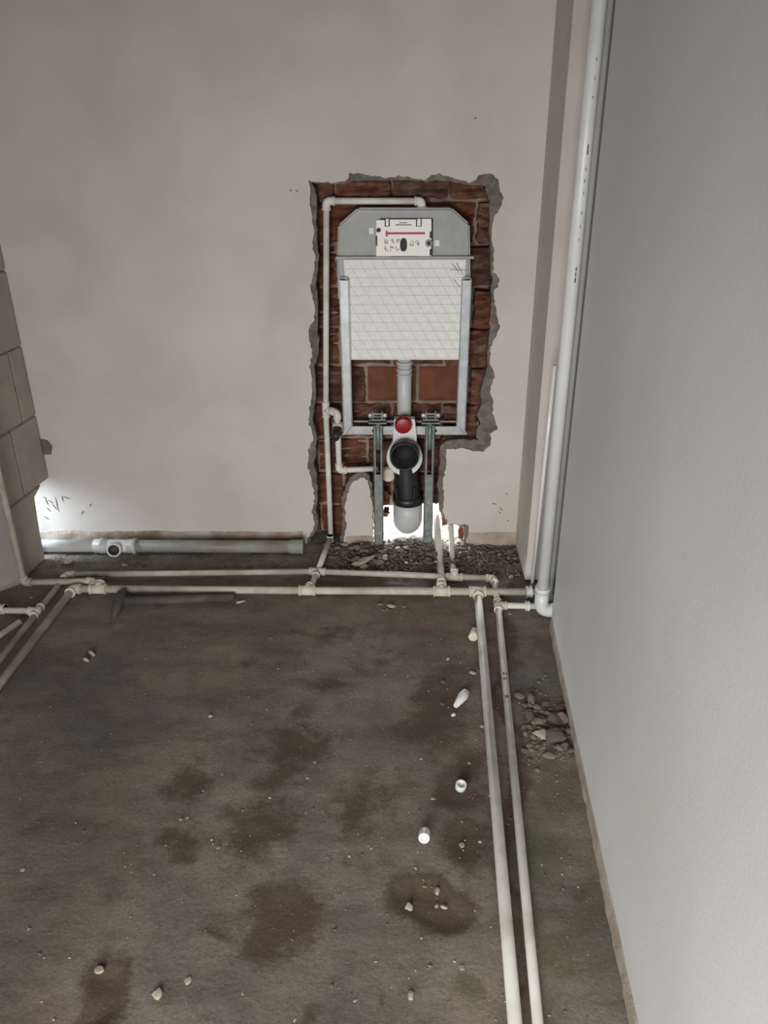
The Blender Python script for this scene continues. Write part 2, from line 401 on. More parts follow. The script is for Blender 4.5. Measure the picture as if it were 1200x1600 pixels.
# bricks at the back of the niche
BY = .098
HX0, HX1 = W(578, 820, BY).x, W(716, 820, BY).x      # opening to the outside
HZ = W(650, 792, BY).z
jx = W(652, 600, BY).x; PITCHX = .187
for i in range(11):
    z0 = W(640, 629, BY).z + .14*(i-4); z1 = z0+.14
    off = jx + (0 if i % 2 == 0 else PITCHX/2)
    for k in range(-4, 4):
        xa, xb = off+k*PITCHX+.006, off+(k+1)*PITCHX-.006
        if xb < W(470, 500).x-.02 or xa > W(800, 500).x+.02: continue
        za, zb = z0+.0065, z1-.0065
        if zb < .01: continue
        if zb < HZ+.03 or (za < HZ-.02):
            # the courses around the opening: keep what stands beside it
            if xa < HX1 and xb > HX0:
                if xa < HX0-.03: xb = HX0+RNG.uniform(-.01, .004)
                elif xb > HX1+.03: xa = HX1+RNG.uniform(-.004, .01)
                elif zb > HZ+.05: za = HZ+RNG.uniform(0, .015)
                else: continue
            if zb-za < .02 or xb-xa < .02: continue
        smooth = (i == 4)
        inside_win = W(545, 600).x < (xa+xb)/2 < W(722, 600).x and i in (4,)
        nxg, nzg = 7, 12; vs = []; fs = []
        dep = 0 if inside_win else RNG.uniform(-.012, .004)
        if (xa+xb)/2 > W(735, 500).x or i >= 9: dep -= .034
        for b_ in range(nzg+1):
            for a_ in range(nxg+1):
                x = xa+(xb-xa)*a_/nxg; z = za+(zb-za)*b_/nzg
                y = BY
                edge = (a_ in (0, nxg)) or (b_ in (0, nzg))
                if inside_win: y += .0006*noise.noise((x*60, 0, z*60))
                else:
                    rib = .009*math.sin(z*2*math.pi/.03+i+3*noise.noise((x*14, i, 0))) + .015*noise.noise((x*12, i*3.1, z*70)) + .009*noise.noise((x*60, k, z*120))
                    y += dep + rib
                if edge: y += .004; 
                if not inside_win and edge: x += .007*noise.noise((x*50, z*50, 1)); z += .007*noise.noise((x*50, z*50, 5))
                vs.append((x, y, z))
        g = lambda a_, b_: b_*(nxg+1)+a_
        for b_ in range(nzg):
            for a_ in range(nxg): fs.append([g(a_, b_), g(a_+1, b_), g(a_+1, b_+1), g(a_, b_+1)])
        ring = [g(a_, 0) for a_ in range(nxg+1)]+[g(nxg, b_) for b_ in range(1, nzg+1)]+[g(a_, nzg) for a_ in range(nxg-1, -1, -1)]+[g(0, b_) for b_ in range(nzg-1, 0, -1)]
        n0 = len(vs)
        for q in ring: v = vs[q]; vs.append((v[0], BY+.075, v[2]))
        m_ = len(ring)
        for q in range(m_): fs.append([ring[q], n0+q, n0+(q+1) % m_, ring[(q+1) % m_]])
        fs.append([n0+q for q in range(m_)])
        mt = M['brick'] if inside_win or RNG.random() < .25 else (M['brick_rough'] if RNG.random() < .6 else M['brick_dark'])
        build('brick', MB().add(vs, fs), mt, wb, fixn=False)
# mortar bed behind the bricks, open where the light comes in
mo = [(W(450, 500).x, -.03), (HX0, -.03)]
zz = ragged([(HX0, -.03, 0), (HX0+.01, HZ*.5, 0), (HX0-.01, HZ-.02, 0), (HX0+.05, HZ, 0), (HX1-.08, HZ+.01, 0), (HX1, HZ-.06, 0), (HX1+.008, .03, 0), (HX1, -.03, 0)], amp=.006, step=.01, seed=12)
mo += [(p[0], p[1]) for p in zz[1:]] + [(W(830, 500).x, -.03), (W(830, 500).x, 1.45), (W(450, 500).x, 1.45)]
build('mortar_bed', MB().prism([(x, BY+.012, z) for x, z in mo], (0, .10, 0)), M['mortar'], wb)
# outer masonry around (keeps daylight out)
mb = MB(); mb.box((LW_X-.1, .034, -.03), (W(478, 500).x-.03, .21, CEIL)); mb.box((W(792, 500).x+.02, .034, -.03), (PIER_X+.15, .21, CEIL)); mb.box((W(470, 500).x-.05, .034, 1.40), (W(800, 500).x+.05, .21, CEIL))
build('masonry', mb, M['brick_dark'], wb)
# unpainted mortar skirt along the foot of the back wall
def skirt(xa, xb, name, mt, h=.056, dep=.014, parent=None, ztop=None):
    n = max(4, int((xb-xa)/.012)); vs = []; fs = []
    prof = [(0, 0), (dep, 0), (dep*.65, .4), (dep*.35, .8), (dep*.2, .96), (-.001, 1.0)]
    for i in range(n+1):
        x = xa+(xb-xa)*i/n; hh = h*(1+.12*noise.noise((x*9, 0, 0))+.07*noise.noise((x*60, 4, 0)))
        for (d_, q) in prof: vs.append((x, .002-d_*(1+.5*noise.noise((x*20, q*3, 7))), -.01+hh*q+.01*q))
    m_ = len(prof)
    for i in range(n):
        for j in range(m_-1): fs.append([i*m_+j, (i+1)*m_+j, (i+1)*m_+j+1, i*m_+j+1])
    fs.append(list(range(m_))); fs.append([n*m_+j for j in range(m_)][::-1])
    return MB().add(vs, fs)
struct('baseboard_back', skirt(XL-.9, W(474, 850).x, '', None), M['skirt'], 'rough unpainted mortar strip along the foot of the back wall, left part')
struct('baseboard_back', skirt(W(540, 850).x, W(582, 850).x, '', None, h=.04, dep=.008), M['skirt'], 'short unpainted mortar strip under the plaster remnant')
struct('baseboard_back', skirt(W(731, 850).x, PIER_X, '', None), M['skirt'], 'rough unpainted mortar strip between niche and corner')

# ---- pier in the right corner, chase, right wall
mb = MB(); n = 60
mb.box((PIER_X, PIER_Y, .004), (PIER_X+.3, .03, CEIL), .004)
struct('wall_corner', mb, M['paint'], 'narrow painted pier projecting in the right corner')
mb = MB(); mb.box((.592, CH_Y-.05, -.02), (.80, .03, CEIL)); 
struct('wall_right_chase', mb, M['paint_right'], 'recessed strip of right wall behind the pipes')
# right wall plaster: strip of quads with a lower edge that wavers
mb = MB(); vs = []; fs = []; n = 150
for i in range(n+1):
    y = CH_Y + (FW_Y-CH_Y)*i/n; x = rwall_x(y)
    zb = .034 + .006*noise.noise((y*7, 1, 0)) + .004*noise.noise((y*30, 1, 4))
    wv = .0025*noise.noise((y*1.5, 0, 5))
    for (xx, zz_) in ((x+wv+.02, zb), (x+wv+.004, zb), (x+wv, zb+.006), (x+wv, CEIL), (x+.2, CEIL), (x+.2, zb)): vs.append((xx, y, zz_))
for i in range(n):
    for j in range(6): fs.append([i*6+j, (i+1)*6+j, (i+1)*6+(j+1) % 6, i*6+(j+1) % 6])
fs.append([0, 1, 2, 3, 4, 5]); fs.append([n*6+j for j in range(6)][::-1])
struct('wall_right', MB().add(vs, fs), M['paint_right'], 'smooth pale painted right wall')
vs = []; fs = []
for i in range(n+1):
    y = CH_Y + (FW_Y-CH_Y)*i/n; x = rwall_x(y)
    d_ = .0045+.003*noise.noise((y*14, 8, 0))+.002*noise.noise((y*60, 8, 0))
    for (xx, zz_) in ((x+.15, -.01), (x-d_*1.4, -.01), (x-d_, .018), (x-d_*.4, .034), (x+.006, .042), (x+.15, .042)): vs.append((xx, y, zz_))
for i in range(n):
    for j in range(6): fs.append([i*6+j, (i+1)*6+j, (i+1)*6+(j+1) % 6, i*6+(j+1) % 6])
fs.append([0, 1, 2, 3, 4, 5]); fs.append([n*6+j for j in range(6)][::-1])
struct('baseboard_right', MB().add(vs, fs), M['skirt_r'], 'rough unpainted strip along the foot of the right wall')
# ---- the rest of the room shell
struct('ceiling', MB().box((LW_X-.1, FW_Y-.1, CEIL), (.9, .21, CEIL+.1)), M['render'])
struct('wall_left', MB().box((LW_X-.1, FW_Y, -.02), (LW_X, .21, CEIL)), M['render'])
struct('wall_front', MB().box((LW_X-.1, FW_Y-.1, -.02), (.9, FW_Y, CEIL)), M['render'])

# ---- block pier on the left, made of aerated blocks
bp_ = thing('block_wall', 'unplastered wall of large pale aerated blocks at the left edge', 'wall', (XL-.05, -.15, 0))
def faceX(y): return XL + (PC.x-XL)*(-y)/(-PC.y) * .9
def block(ya, yb, za, zb, name='block', chip=None):
    TH = .14; g = .002
    ya_, yb_ = ya+g, yb-g; za_, zb_ = za+g, zb-g
    a = (faceX(ya_), ya_); b = (faceX(yb_), yb_)
    pts = [(a[1], za_), (b[1], za_), (b[1], zb_), (a[1], zb_)]
    if chip: pts = chip
    mb = MB(); vs = [(faceX(y), y, z) for y, z in pts] + [(faceX(y)-TH, y, z) for y, z in pts]
    n_ = len(pts)
    bm = bmesh.new(); bv = [bm.verts.new(v) for v in vs]
    bm.faces.new(bv[:n_]); bm.faces.new(bv[n_:][::-1])
    for i in range(n_): bm.faces.new([bv[i], bv[(i+1) % n_], bv[n_+(i+1) % n_], bv[n_+i]])
    bmesh.ops.recalc_face_normals(bm, faces=bm.faces)
    bmesh.ops.bevel(bm, geom=list(bm.edges), offset=.0035, segments=2, affect='EDGES')
    bm.verts.index_update(); mb.add([v.co for v in bm.verts], [[v.index for v in f.verts] for f in bm.faces]); bm.free()
    return build(name, mb, M['block'], bp_)
Zs = [0.0, .28, .53, .785, 1.04, 1.29, 1.54, 1.79, 2.04, 2.29, 2.54, 2.84]
YE = PC.y
split = {2: -.085, 1: -.165, 3: -.19, 4: -.10}
for i in range(len(Zs)-1):
    if i == 0:
        block(YE, -.115, 0, Zs[1], chip=[(YE+.002, .002), (-.128, .002), (-.125, .12), (-.112, .25), (-.055, Zs[1]-.002), (YE+.002, Zs[1]-.002)])
        continue
    s_ = split.get(i, -.085 if i % 2 else -.17)
    end = -.003
    if i == 1: block(YE, s_, Zs[1], Zs[2]); block(s_, -.004, Zs[1], Zs[2]); continue
    block(YE, s_, Zs[i], Zs[i+1]); block(s_, end, Zs[i], Zs[i+1])
jm = MB()
pts = [(YE+.004, .29), (-.006, .29), (-.006, 2.84), (YE+.004, 2.84)]
vs = [(faceX(y)-.006, y, z) for y, z in pts]+[(faceX(y)-.135, y, z) for y, z in pts]
jm.add(vs, [[0, 1, 2, 3], [7, 6, 5, 4], [0, 1, 5, 4], [1, 2, 6, 5], [2, 3, 7, 6], [3, 0, 4, 7]])
build('joint_mortar', jm, M['joint'], bp_)
# its return that closes the shaft
q1 = PC; q2 = F(-20, 932); q3 = Vector((LW_X, q2.y-.25, 0))
mb = MB(); mb.prism([(q1.x+.012, q1.y, 0), (q2.x, q2.y, 0), (q3.x, q3.y, 0), (q3.x, q3.y+.12, 0), (q2.x, q2.y+.12, 0), (q1.x-.09, q1.y+.10, 0)], (0, 0, CEIL))
struct('wall_left_return', mb, M['block'], 'plain block face beyond the left corner pipe')
# small chipped hole beside the blocks, its shade made as a dark patch
c = W(74, 697); mb = MB(); mb.prism([(c.x-.03, -.004, c.z+.032), (c.x+.004, -.004, c.z+.024), (c.x+.019, -.004, c.z), (c.x+.009, -.004, c.z-.032), (c.x-.03, -.004, c.z-.034)], (0, .006, 0))
build('chip_hole_shade', mb, M['joint'], wb)

mb = MB(); rr = random.Random(3)
for (a_, b_, c_, d_) in ((97,776,111,779),(96,774,99,784),(127,804,131,797),(140,792,143,786),(70,778,76,790),(66,776,74,779),(74,781,84,786),(80,786,90,797),(86,776,92,800),(72,792,80,800),(452,298,457,297),(462,297,466,299),(768,786,776,788),(780,792,786,799),(778,798,783,803),(792,812,795,815),(740,184,746,185),(790,770,793,773),(68,806,78,812)):
    p = W(a_, b_); q = W(c_, d_); d = Vector((q.x-p.x, q.z-p.z)); n_ = Vector((-d.y, d.x)).normalized()*.0022
    mb.prism([(p.x, -.0008, p.z), (p.x+d.x*.4+n_.x, -.0008, p.z+d.y*.4+n_.y), (q.x, -.0008, q.z), (p.x+d.x*.6-n_.x, -.0008, p.z+d.y*.6-n_.y)], (0, .002, 0))
o = build('scuff_mark', mb, M['joint'], wb); o['kind'] = 'stuff'
rr = random.Random(9)
for (px, py, w_, h_) in ((722, 838, .034, .05), (729, 852, .03, .03), (690, 786, .014, .05), (692, 762, .012, .03), (600, 770, .03, .035), (603, 800, .02, .02), (694, 812, .016, .03)):
    c = W(px, py, .07); bm = bmesh.new(); bmesh.ops.create_cube(bm, size=1); bmesh.ops.subdivide_edges(bm, edges=list(bm.edges), cuts=3, use_grid_fill=True)
    for v in bm.verts:
        q = v.co*1.0; v.co = Vector((q.x*w_, q.y*.05, q.z*h_)) + Vector((noise.noise(q*3+Vector((px, 0, 0))), noise.noise(q*3+Vector((0, px, 0))), noise.noise(q*4+Vector((0, 0, px)))))*.008
        v.co += Vector((c.x, .072, max(c.z, h_/2)))
    bm.verts.index_update(); mb = MB(); mb.add([v.co for v in bm.verts], [[v.index for v in f.verts] for f in bm.faces]); bm.free()
    build('brick', mb, M['brick'], wb)['label'] = 'broken brick stump at the opening'
# outside
struct('outdoor_ground', MB().box((-2.4, .22, -.16), (3, 4, -.06)), M['ground'])

# ------------------------------------------------------------------ concealed cistern
def wp(px, py, Y): return tuple(W(px, py, Y))
ctr = W(632, 850, .04)
cis = thing('cistern', 'wall hung toilet cistern in a galvanised frame inside the brick niche', 'cistern', (ctr.x, .04, 0))
Y0 = .004
tk = [(559,325),(706,325),(734,350),(735,401),(735,470),(528,470),(527,401),(528,352)]
mb = MB()
P = [W(a, b, Y0+.006) for a, b in tk]
bm = bmesh.new(); bv = [bm.verts.new(p) for p in P]+[bm.verts.new(p+Vector((0, .08, 0))) for p in P]; n_ = len(P)
bm.faces.new(bv[:n_]); bm.faces.new(bv[n_:][::-1])
for i in range(n_): bm.faces.new([bv[i], bv[(i+1) % n_], bv[n_+(i+1) % n_], bv[n_+i]])
bmesh.ops.recalc_face_normals(bm, faces=bm.faces); bmesh.ops.bevel(bm, geom=list(bm.edges), offset=.006, segments=3, affect='EDGES')
bm.verts.index_update(); mb.add([v.co for v in bm.verts], [[v.index for v in f.verts] for f in bm.faces]); bm.free()
tank = build('tank', mb, M['tank'], cis)
a, b = W(525, 401, Y0-.004), W(740, 405, Y0-.004)
build('ledge', MB().box((a.x, Y0-.010, a.z-.008), (b.x, Y0+.02, a.z+.001), .0015), M['tank'], tank)
# faint moulded pads beside the cover
for (px, py) in ((580, 361), (683, 380)):
    c = W(px, py, Y0); build('moulded_pad', MB().box((c.x-.008, Y0+.002, c.z-.010), (c.x+.008, Y0+.008, c.z+.010), .001), M['foam'], tank)
# lower tank part with foam face, shade of its lattice painted as grey strips
A = [W(537, 406, Y0), W(728, 406, Y0), W(718, 562, Y0), W(546, 562, Y0)]
zt, zb_ = A[0].z, A[2].z; xl, xr = A[3].x, A[2].x; xlt, xrt = A[0].x, A[1].x
foam = build('foam_panel', MB().prism([(xlt, Y0, zt), (xrt, Y0, zt), (xr, Y0, zb_), (xl, Y0, zb_)], (0, .07, 0)), M['foam'], cis)
foam['label'] = 'white foam panel with embossed lattice'
mb = MB()
def strip(mb, p, q, wd, y, th=.0006):
    d = Vector((q[0]-p[0], q[1]-p[1])); l = d.length
    if l < 1e-5: return
    d /= l; n_ = Vector((-d.y, d.x))*wd/2
    mb.prism([(p[0]+n_.x, y, p[1]+n_.y), (q[0]+n_.x, y, q[1]+n_.y), (q[0]-n_.x, y, q[1]-n_.y), (p[0]-n_.x, y, p[1]-n_.y)], (0, th, 0))
rowz = []
for k in range(11):
    py = 420+14.0*k; z = W(600, py, Y0).z; rowz.append(z)
    t = (z-zb_)/(zt-zb_); strip(mb, (xl+(xlt-xl)*t+.004, z), (xr+(xrt-xr)*t-.004, z+.0012), .0014, Y0-.0005)
sl = .95; Wd = xr-xl; H_ = zt-zb_
for k in range(-9, 13):
    xs_ = xl + k*.0385
    # line going down-right : x = xs_ + s*(zt-z)
    seg_ = []
    for t in np.linspace(0, 1, 60):
        z = zt-.004-(H_-.008)*t; x = xs_+sl*.62*(zt-z)
        if xl+.004 < x < xr-.004: seg_.append((x, z))
    if len(seg_) > 3: strip(mb, seg_[0], seg_[-1], .0012, Y0-.0005)
build('lattice', mb, M['groove_shade'], foam)['kind'] = 'stuff'
mb = MB()
for (a1, b1, a2, b2) in ((704,421,727,422),(713,410,724,430),(709,436,719,449),(722,445,726,462),(706,412,716,424)):
    p = W(a1, b1, Y0); q = W(a2, b2, Y0); strip(mb, (p.x, p.z), (q.x, q.z), .0016, Y0-.0012)
o = build('pencil_mark', mb, M['scrib_and_shade'], foam); o['label'] = 'dark scribbled pencil strokes'; o['kind'] = 'stuff'
# access cover
YC = Y0-.004
cv = [(588,344),(601,344),(601,354),(609,354),(609,343),(612,343),(650,343),(650,354),(659,354),(659,342),(674,342),(674,402),(588,402)]
cover = build('access_cover', MB().prism([wp(a, b, YC) for a, b in cv], (0, .014, 0)), M['white'], cis)
def crect(mb, a1, b1, a2, b2, y, th): p = W(a1, b1, y); q = W(a2, b2, y); mb.box((p.x, y, q.z), (q.x, y+th, p.z))
mb = MB()
for r_ in ((601.5,342,608.5,353.5),(650.5,342,658.5,353.5)):
    mb = MB(); crect(mb, r_[0]+1.4, r_[1], r_[2]-1.4, r_[3]-.5, YC-.002, .006); build('clip', mb, M['white'], cover)
for a_ in ((601,341,609.5,355,.004),(650,341,659.5,355,.004),(594,341.2,676,344,.005),(587,368.5,589.6,384,-.001),(671.5,362,675.5,372,-.001),(671.5,389,675.5,399,-.001),(674,343,675.6,402,.005),(610,400,652,401.2,-.0007)):
    mb = MB(); crect(mb, *a_[:4], YC+a_[4], .003); build('slot', mb, M['dark'], cover)
mb = MB(); crect(mb, 605, 363.2, 664, 366.2, YC-.003, .004); crect(mb, 602.5, 361, 605.5, 369.5, YC-.003, .004)
build('red_bar', mb, M['redtape'], cover)['label'] = 'red plastic bar across the cover'
mb = MB(); p = W(630.5, 382.5, YC); hw, hh = .0115, .021; pts = []
for k in range(24):
    a = 2*math.pi*k/24; pts.append((p.x+hw*math.copysign(abs(math.cos(a))**.8, math.cos(a)), YC-.0015, p.z+hh*math.copysign(abs(math.sin(a))**.8, math.sin(a))))
mb.prism(pts, (0, .003, 0)); build('oval_hole', mb, M['dark'], cover)
mb = MB(); c = W(670, 380, YC); mb.lathe(c, (0, -1, 0), [(0, .012), (.004, .012), (.004, .006), (.001, .006), (.001, 0)], 20); build('screw', mb, M['tank'], cover)
mb = MB(); c = W(591.5, 359.5, YC); mb.lathe(c, (0, -1, 0), [(0, .007), (.003, .007), (.003, 0)], 16); build('screw_head', mb, M['scrib_and_shade'], cover); mb = MB(); c = W(670, 380, YC-.004); mb.lathe(c, (0, -1, 0), [(0, .006), (.001, .006), (.001, 0)], 14); build('screw_head', mb, M['scrib_and_shade'], cover)
mb = MB(); rr = random.Random(4)
for (a1, b1, a2, b2) in ((624,347.5,636,348.8),(618,350.6,643,352.2)): crect(mb, a1, b1, a2, b2, YC-.0008, .002)
for (bx, by, n_) in ((600,373,3),(600,384,3),(639,376,2)):
    for k in range(n_):
        ox, oy = bx+k*9, by
        for _ in range(6):
            p = W(ox+rr.uniform(0, 7), oy+rr.uniform(0, 9), YC); q = W(ox+rr.uniform(0, 7), oy+rr.uniform(0, 9), YC); strip(mb, (p.x, p.z), (q.x, q.z), .0016, YC-.0008, .002)
o = build('printed_pictogram', mb, M['ink'], cover); o['label'] = 'small grey printed instruction drawings'; o['kind'] = 'stuff'
# frame rails
def quadpost(px_top, py_top, px_bot, py_bot, wpx, y0_, y1_, bev=.0015):
    t = W(px_top, py_top, y0_); b = W(px_bot, py_bot, y0_); hw = wpx/2/437
    x_ = (t.x+b.x)/2
    return MB().box((x_-hw, y0_, b.z), (x_+hw, y1_, t.z), bev)
YF = -.012
for (xt, xb) in ((536.5, 544.5), (728.5, 720.5)):
    t = W(xt, 438, YF); b = W(xb, 676, YF); x_ = (t.x+b.x)/2
    mb = MB(); mb.box((x_-.0165, YF, b.z-.002), (x_+.0165, YF+.004, t.z), .0015)
    s_ = 1 if xt < 600 else -1
    mb.box((x_-.0165, YF, b.z), (x_-.0135, YF+.04, t.z)); mb.box((x_+.0135, YF, b.z), (x_+.0165, YF+.04, t.z))
    rail = build('side_rail', mb, M['zinc'], cis)
    mb = MB().sweep([(x_-.0165, YF+.002, t.z-.001), (x_-.012, YF+.002, t.z+.006), (x_, YF+.002, t.z+.009), (x_+.012, YF+.002, t.z+.006), (x_+.0165, YF+.002, t.z-.001)], .002, 8)
    build('rail_cap', mb, M['zinc'], rail)
a = W(538, 666, YF); b = W(727, 679, YF)
mb = MB(); mb.prism([(a.x+.012, YF-.002, a.z), (b.x-.012, YF-.002, a.z), (b.x+.008, YF-.002, b.z), (a.x-.008, YF-.002, b.z)], (0, .004, 0))
mb.box((a.x, YF, b.z), (b.x, YF+.04, b.z+.003))
br = build('bottom_rail', mb, M['zinc'], cis)
a2 = W(548, 655, .045); build('back_flange', MB().box((a.x+.02, .03, a.z-.002), (b.x-.02, .034, a2.z), .001), M['zincd'], br)
for px in (583, 681):
    mb = MB(); c = W(px, 673, YF-.002); mb.lathe(c, (0, -1, 0), [(.0, .0048), (.0012, .0048), (.0012, 0)], 14); build('bolt_hole', mb, M['dark'], br)
for s_, px in ((1, 540), (-1, 726)):
    mb = MB(); p = W(px, 678, YF); q = W(px+s_*9, 667, YF); strip(mb, (p.x, p.z), (q.x, q.z), .0014, YF-.003, .002); build('mitre_seam', mb, M['dark'], br)
# legs
for li, (pt, pb) in enumerate((((593, 664), (590, 853)), ((671, 664), (669, 853)))):
    t = W(pt[0], pt[1], -.02); x_ = (t.x + W(pb[0], pb[1], -.02).x)/2; yb = -.03; hw = .0175
    slot_b = W(0+pt[0], 742, -.03).z; slot_t = W(pt[0], 668, -.03).z
    mb = MB()
    mb.box((x_-hw, yb, 0.004), (x_+hw, yb+.003, slot_b), .0008)
    mb.box((x_-hw, yb, slot_b-.002), (x_-hw+.009, yb+.003, t.z), .0008); mb.box((x_+hw-.009, yb, slot_b-.002), (x_+hw, yb+.003, t.z), .0008)
    mb.box((x_-hw, yb, 0.004), (x_-hw+.003, yb+.034, t.z)); mb.box((x_+hw-.003, yb, 0.004), (x_+hw, yb+.034, t.z))
    leg = build('leg', mb, M['zincd'], cis)
    z_r = W(pt[0], 706, -.02).z
    mb = MB(); mb.sweep([(x_, -.014, t.z+.02), (x_, -.014, z_r)], .0095, 14); build('threaded_rod', mb, M['zincd'], leg)
    mb = MB(); mb.sweep([(x_, -.018, z_r+.008), (x_, -.018, z_r-.004)], .0105, 14); build('rod_end', mb, M['blackin'], leg)
    for py in (785, 833): mb = MB(); c = W(590 if li == 0 else 668, py, yb); mb.lathe((x_-.001, yb, c.z), (0, -1, 0), [(0, .004), (.002, .003), (.002, 0)], 12); build('rivet', mb, M['zinc'], leg)
    build('foot_plate', MB().box((x_-.028, -.05, .002), (x_+.028, .03, .006), .001), M['zincd'], leg)
# wall clamps above the legs
for px in (590, 673):
    c = W(px, 652, -.03); mb = MB()
    build_c = thing  # noqa
    mb.box((c.x-.033, -.05, c.z-.019), (c.x+.033, -.005, c.z-.014), .001); mb.box((c.x-.028, -.046, c.z-.008), (c.x+.028, -.005, c.z-.003), .001)
    mb.box((c.x-.022, -.040, c.z+.002), (c.x+.022, -.034, c.z+.018), .003)
    mb.box((c.x-.019, -.044, c.z-.003), (c.x-.014, -.03, c.z+.026), .001); mb.box((c.x+.014, -.044, c.z-.003), (c.x+.019, -.03, c.z+.026), .001)
    cl = build('clamp', mb, M['zincd'], cis)
    for s_ in (-1, 1): mb = MB(); mb.lathe((c.x+s_*.026, -.036, c.z+.010), (0, -1, 0), [(0, .009), (.006, .009), (.008, .006), (.008, 0)], 6); build('wing_nut', mb, M['zinc'], cl)
    build('clamp_slot', MB().box((c.x-.012, -.0415, c.z+.007), (c.x+.012, -.039, c.z+.013), .001), M['dark'], cl)
# flush pipe
t = W(632, 560, .03); b = W(632, 668, .03)
mb = MB(); mb.sweep([(t.x, .036, t.z+.02), (t.x, .03, b.z-.02)], .0262, 28)
fp = build('flush_pipe', mb, M['socket'], cis)
for py, rr_ in ((566, .031), (577, .029), (585, .0285)):
    z = W(632, py, .03).z; mb = MB(); mb.sweep([(t.x, .03, z+.004), (t.x, .03, z-.004)], rr_, 28); build('ring', mb, M['socket'], fp)
# neck plate, red cap, holder of waste bend
YP = -.035
np_ = [(616,655),(648,655),(651,683),(651,690)]+[(632+28*math.cos(R(a)), 715+28*math.sin(R(a))) for a in range(-46, 227, 13)]+[(614,690),(614,683)]
nk = build('outlet_holder', MB().prism([wp(a, b, YP) for a, b in np_], (0, .03, 0)), M['pvc'], cis)
c = W(630, 666, YP-.01)
mb = MB(); mb.sweep([(c.x, YP, c.z), (c.x, YP-.018, c.z)], .031, 28); build('cap_collar', mb, M['pvc'], nk)
c = W(630, 666, YP-.03)
mb = MB(); mb.lathe(c, (0, 1, 0), [(0, 0), (0, .024), (.002, .0285), (.005, .030), (.022, .0305)], 32); mb.box((c.x-.018, c.y-.004, c.z-.0035), (c.x+.018, c.y+.002, c.z+.0035), .0012)
cap = build('red_cap', mb, M['red'], cis); cap['label'] = 'round crimson protective cap'
# black waste bend
YM = -.105
c = W(632, 714, YM); ex = W(637, 783, -.005)
path = fillet([(c.x, YM, c.z), (c.x, YM+.115, c.z-.015), (ex.x, -.0, ex.z+.04), (ex.x, -.0, ex.z-.02)], .075, 8)
mb = MB(); mb.sweep(path, .047, 32, cap=False)
mb.lathe(c, (0, 1, 0), [(.06, .0), (.06, .044), (0, .045), (-.003, .048), (-.003, .052), (.03, .053), (.035, .048)], 36)
wbnd = build('waste_bend', mb, M['black'], cis, fixn=False); wbnd['label'] = 'glossy black waste bend, open end facing the room'
mb = MB(); mb.lathe(c, (0, 1, 0), [(.0, .0452), (.055, .0445), (.055, 0)], 36); build('bend_inside', mb, M['blackin'], wbnd)
mb = MB(); z = ex.z; mb.sweep([(ex.x, 0, z+.026), (ex.x, 0, z+.022), (ex.x, 0, z-.004)], [.048, .056, .058], 36); build('bend_collar', mb, M['black'], wbnd)
for d_ in (-.03, .036): build('mould_rib', MB().box((c.x+d_, -.052, ex.z+.075), (c.x+d_+.004, -.03, ex.z+.03)), M['black'], wbnd)
# white drain bend
zt_, zb_ = ex.z-.002, W(637, 845, -.05).z
path = fillet([(ex.x, 0, zt_), (ex.x, 0, zb_+.055), (ex.x, .16, zb_+.03)], .09, 10)
mb = MB(); mb.sweep(path, [.0555]*len(path), 36)
dp = build('drain_elbow', mb, M['socket']); tag(dp, 'thick pale grey drain elbow under the black waste bend', 'pipe')

# ------------------------------------------------------------------ water pipes
PR = {20: .0105, 25: .0133}
def pipe(par, p, q, r, mt='ppr'):
    return build('pipe_length', MB().sweep([p, q], r, 18), M[mt], par)
def elbow(par, p, a, b, r, mt='fit', ln=.026):
    p, a, b = Vector(p), Vector(a), Vector(b); da = (a-p).normalized(); db = (b-p).normalized()
    mb = MB(); mb.sweep(fillet([p+da*ln, p, p+db*ln], .016, 6), r*1.28, 18)
    for d_ in (da, db): mb.sweep([p+d_*(ln-.006), p+d_*(ln+.002)], r*1.4, 18)
    return build('elbow', mb, M[mt], par)
def tee(par, p, a, br_, r, rb=None, mt='fit', ln=.028):
    p, a, br_ = Vector(p), Vector(a), Vector(br_); da = (a-p).normalized(); db = (br_-p).normalized(); rb = rb or r
    mb = MB(); mb.sweep([p-da*ln, p+da*ln], r*1.3, 18)
    for s_ in (-1, 1): mb.sweep([p+da*s_*(ln-.006), p+da*s_*(ln+.001)], r*1.42, 18)
    mb.sweep([p, p+db*ln*1.05], rb*1.28, 18); mb.sweep([p+db*(ln-.005), p+db*(ln+.003)], rb*1.4, 18)
    return build('tee', mb, M[mt], par)
def coup(par, p, d_, r, mt='fit', ln=.02, k=1.3):
    p, d_ = Vector(p), Vector(d_).normalized()
    mb = MB(); mb.sweep([p-d_*ln, p+d_*ln], r*k, 18); mb.sweep([p-d_*ln, p-d_*(ln-.006)], r*(k+.12), 18); mb.sweep([p+d_*(ln-.006), p+d_*ln], r*(k+.12), 18)
    return build('coupling', mb, M[mt], par)
r20, r25 = PR[20], PR[25]
ZR, ZF = .018, .020    # heights of rear and front runs
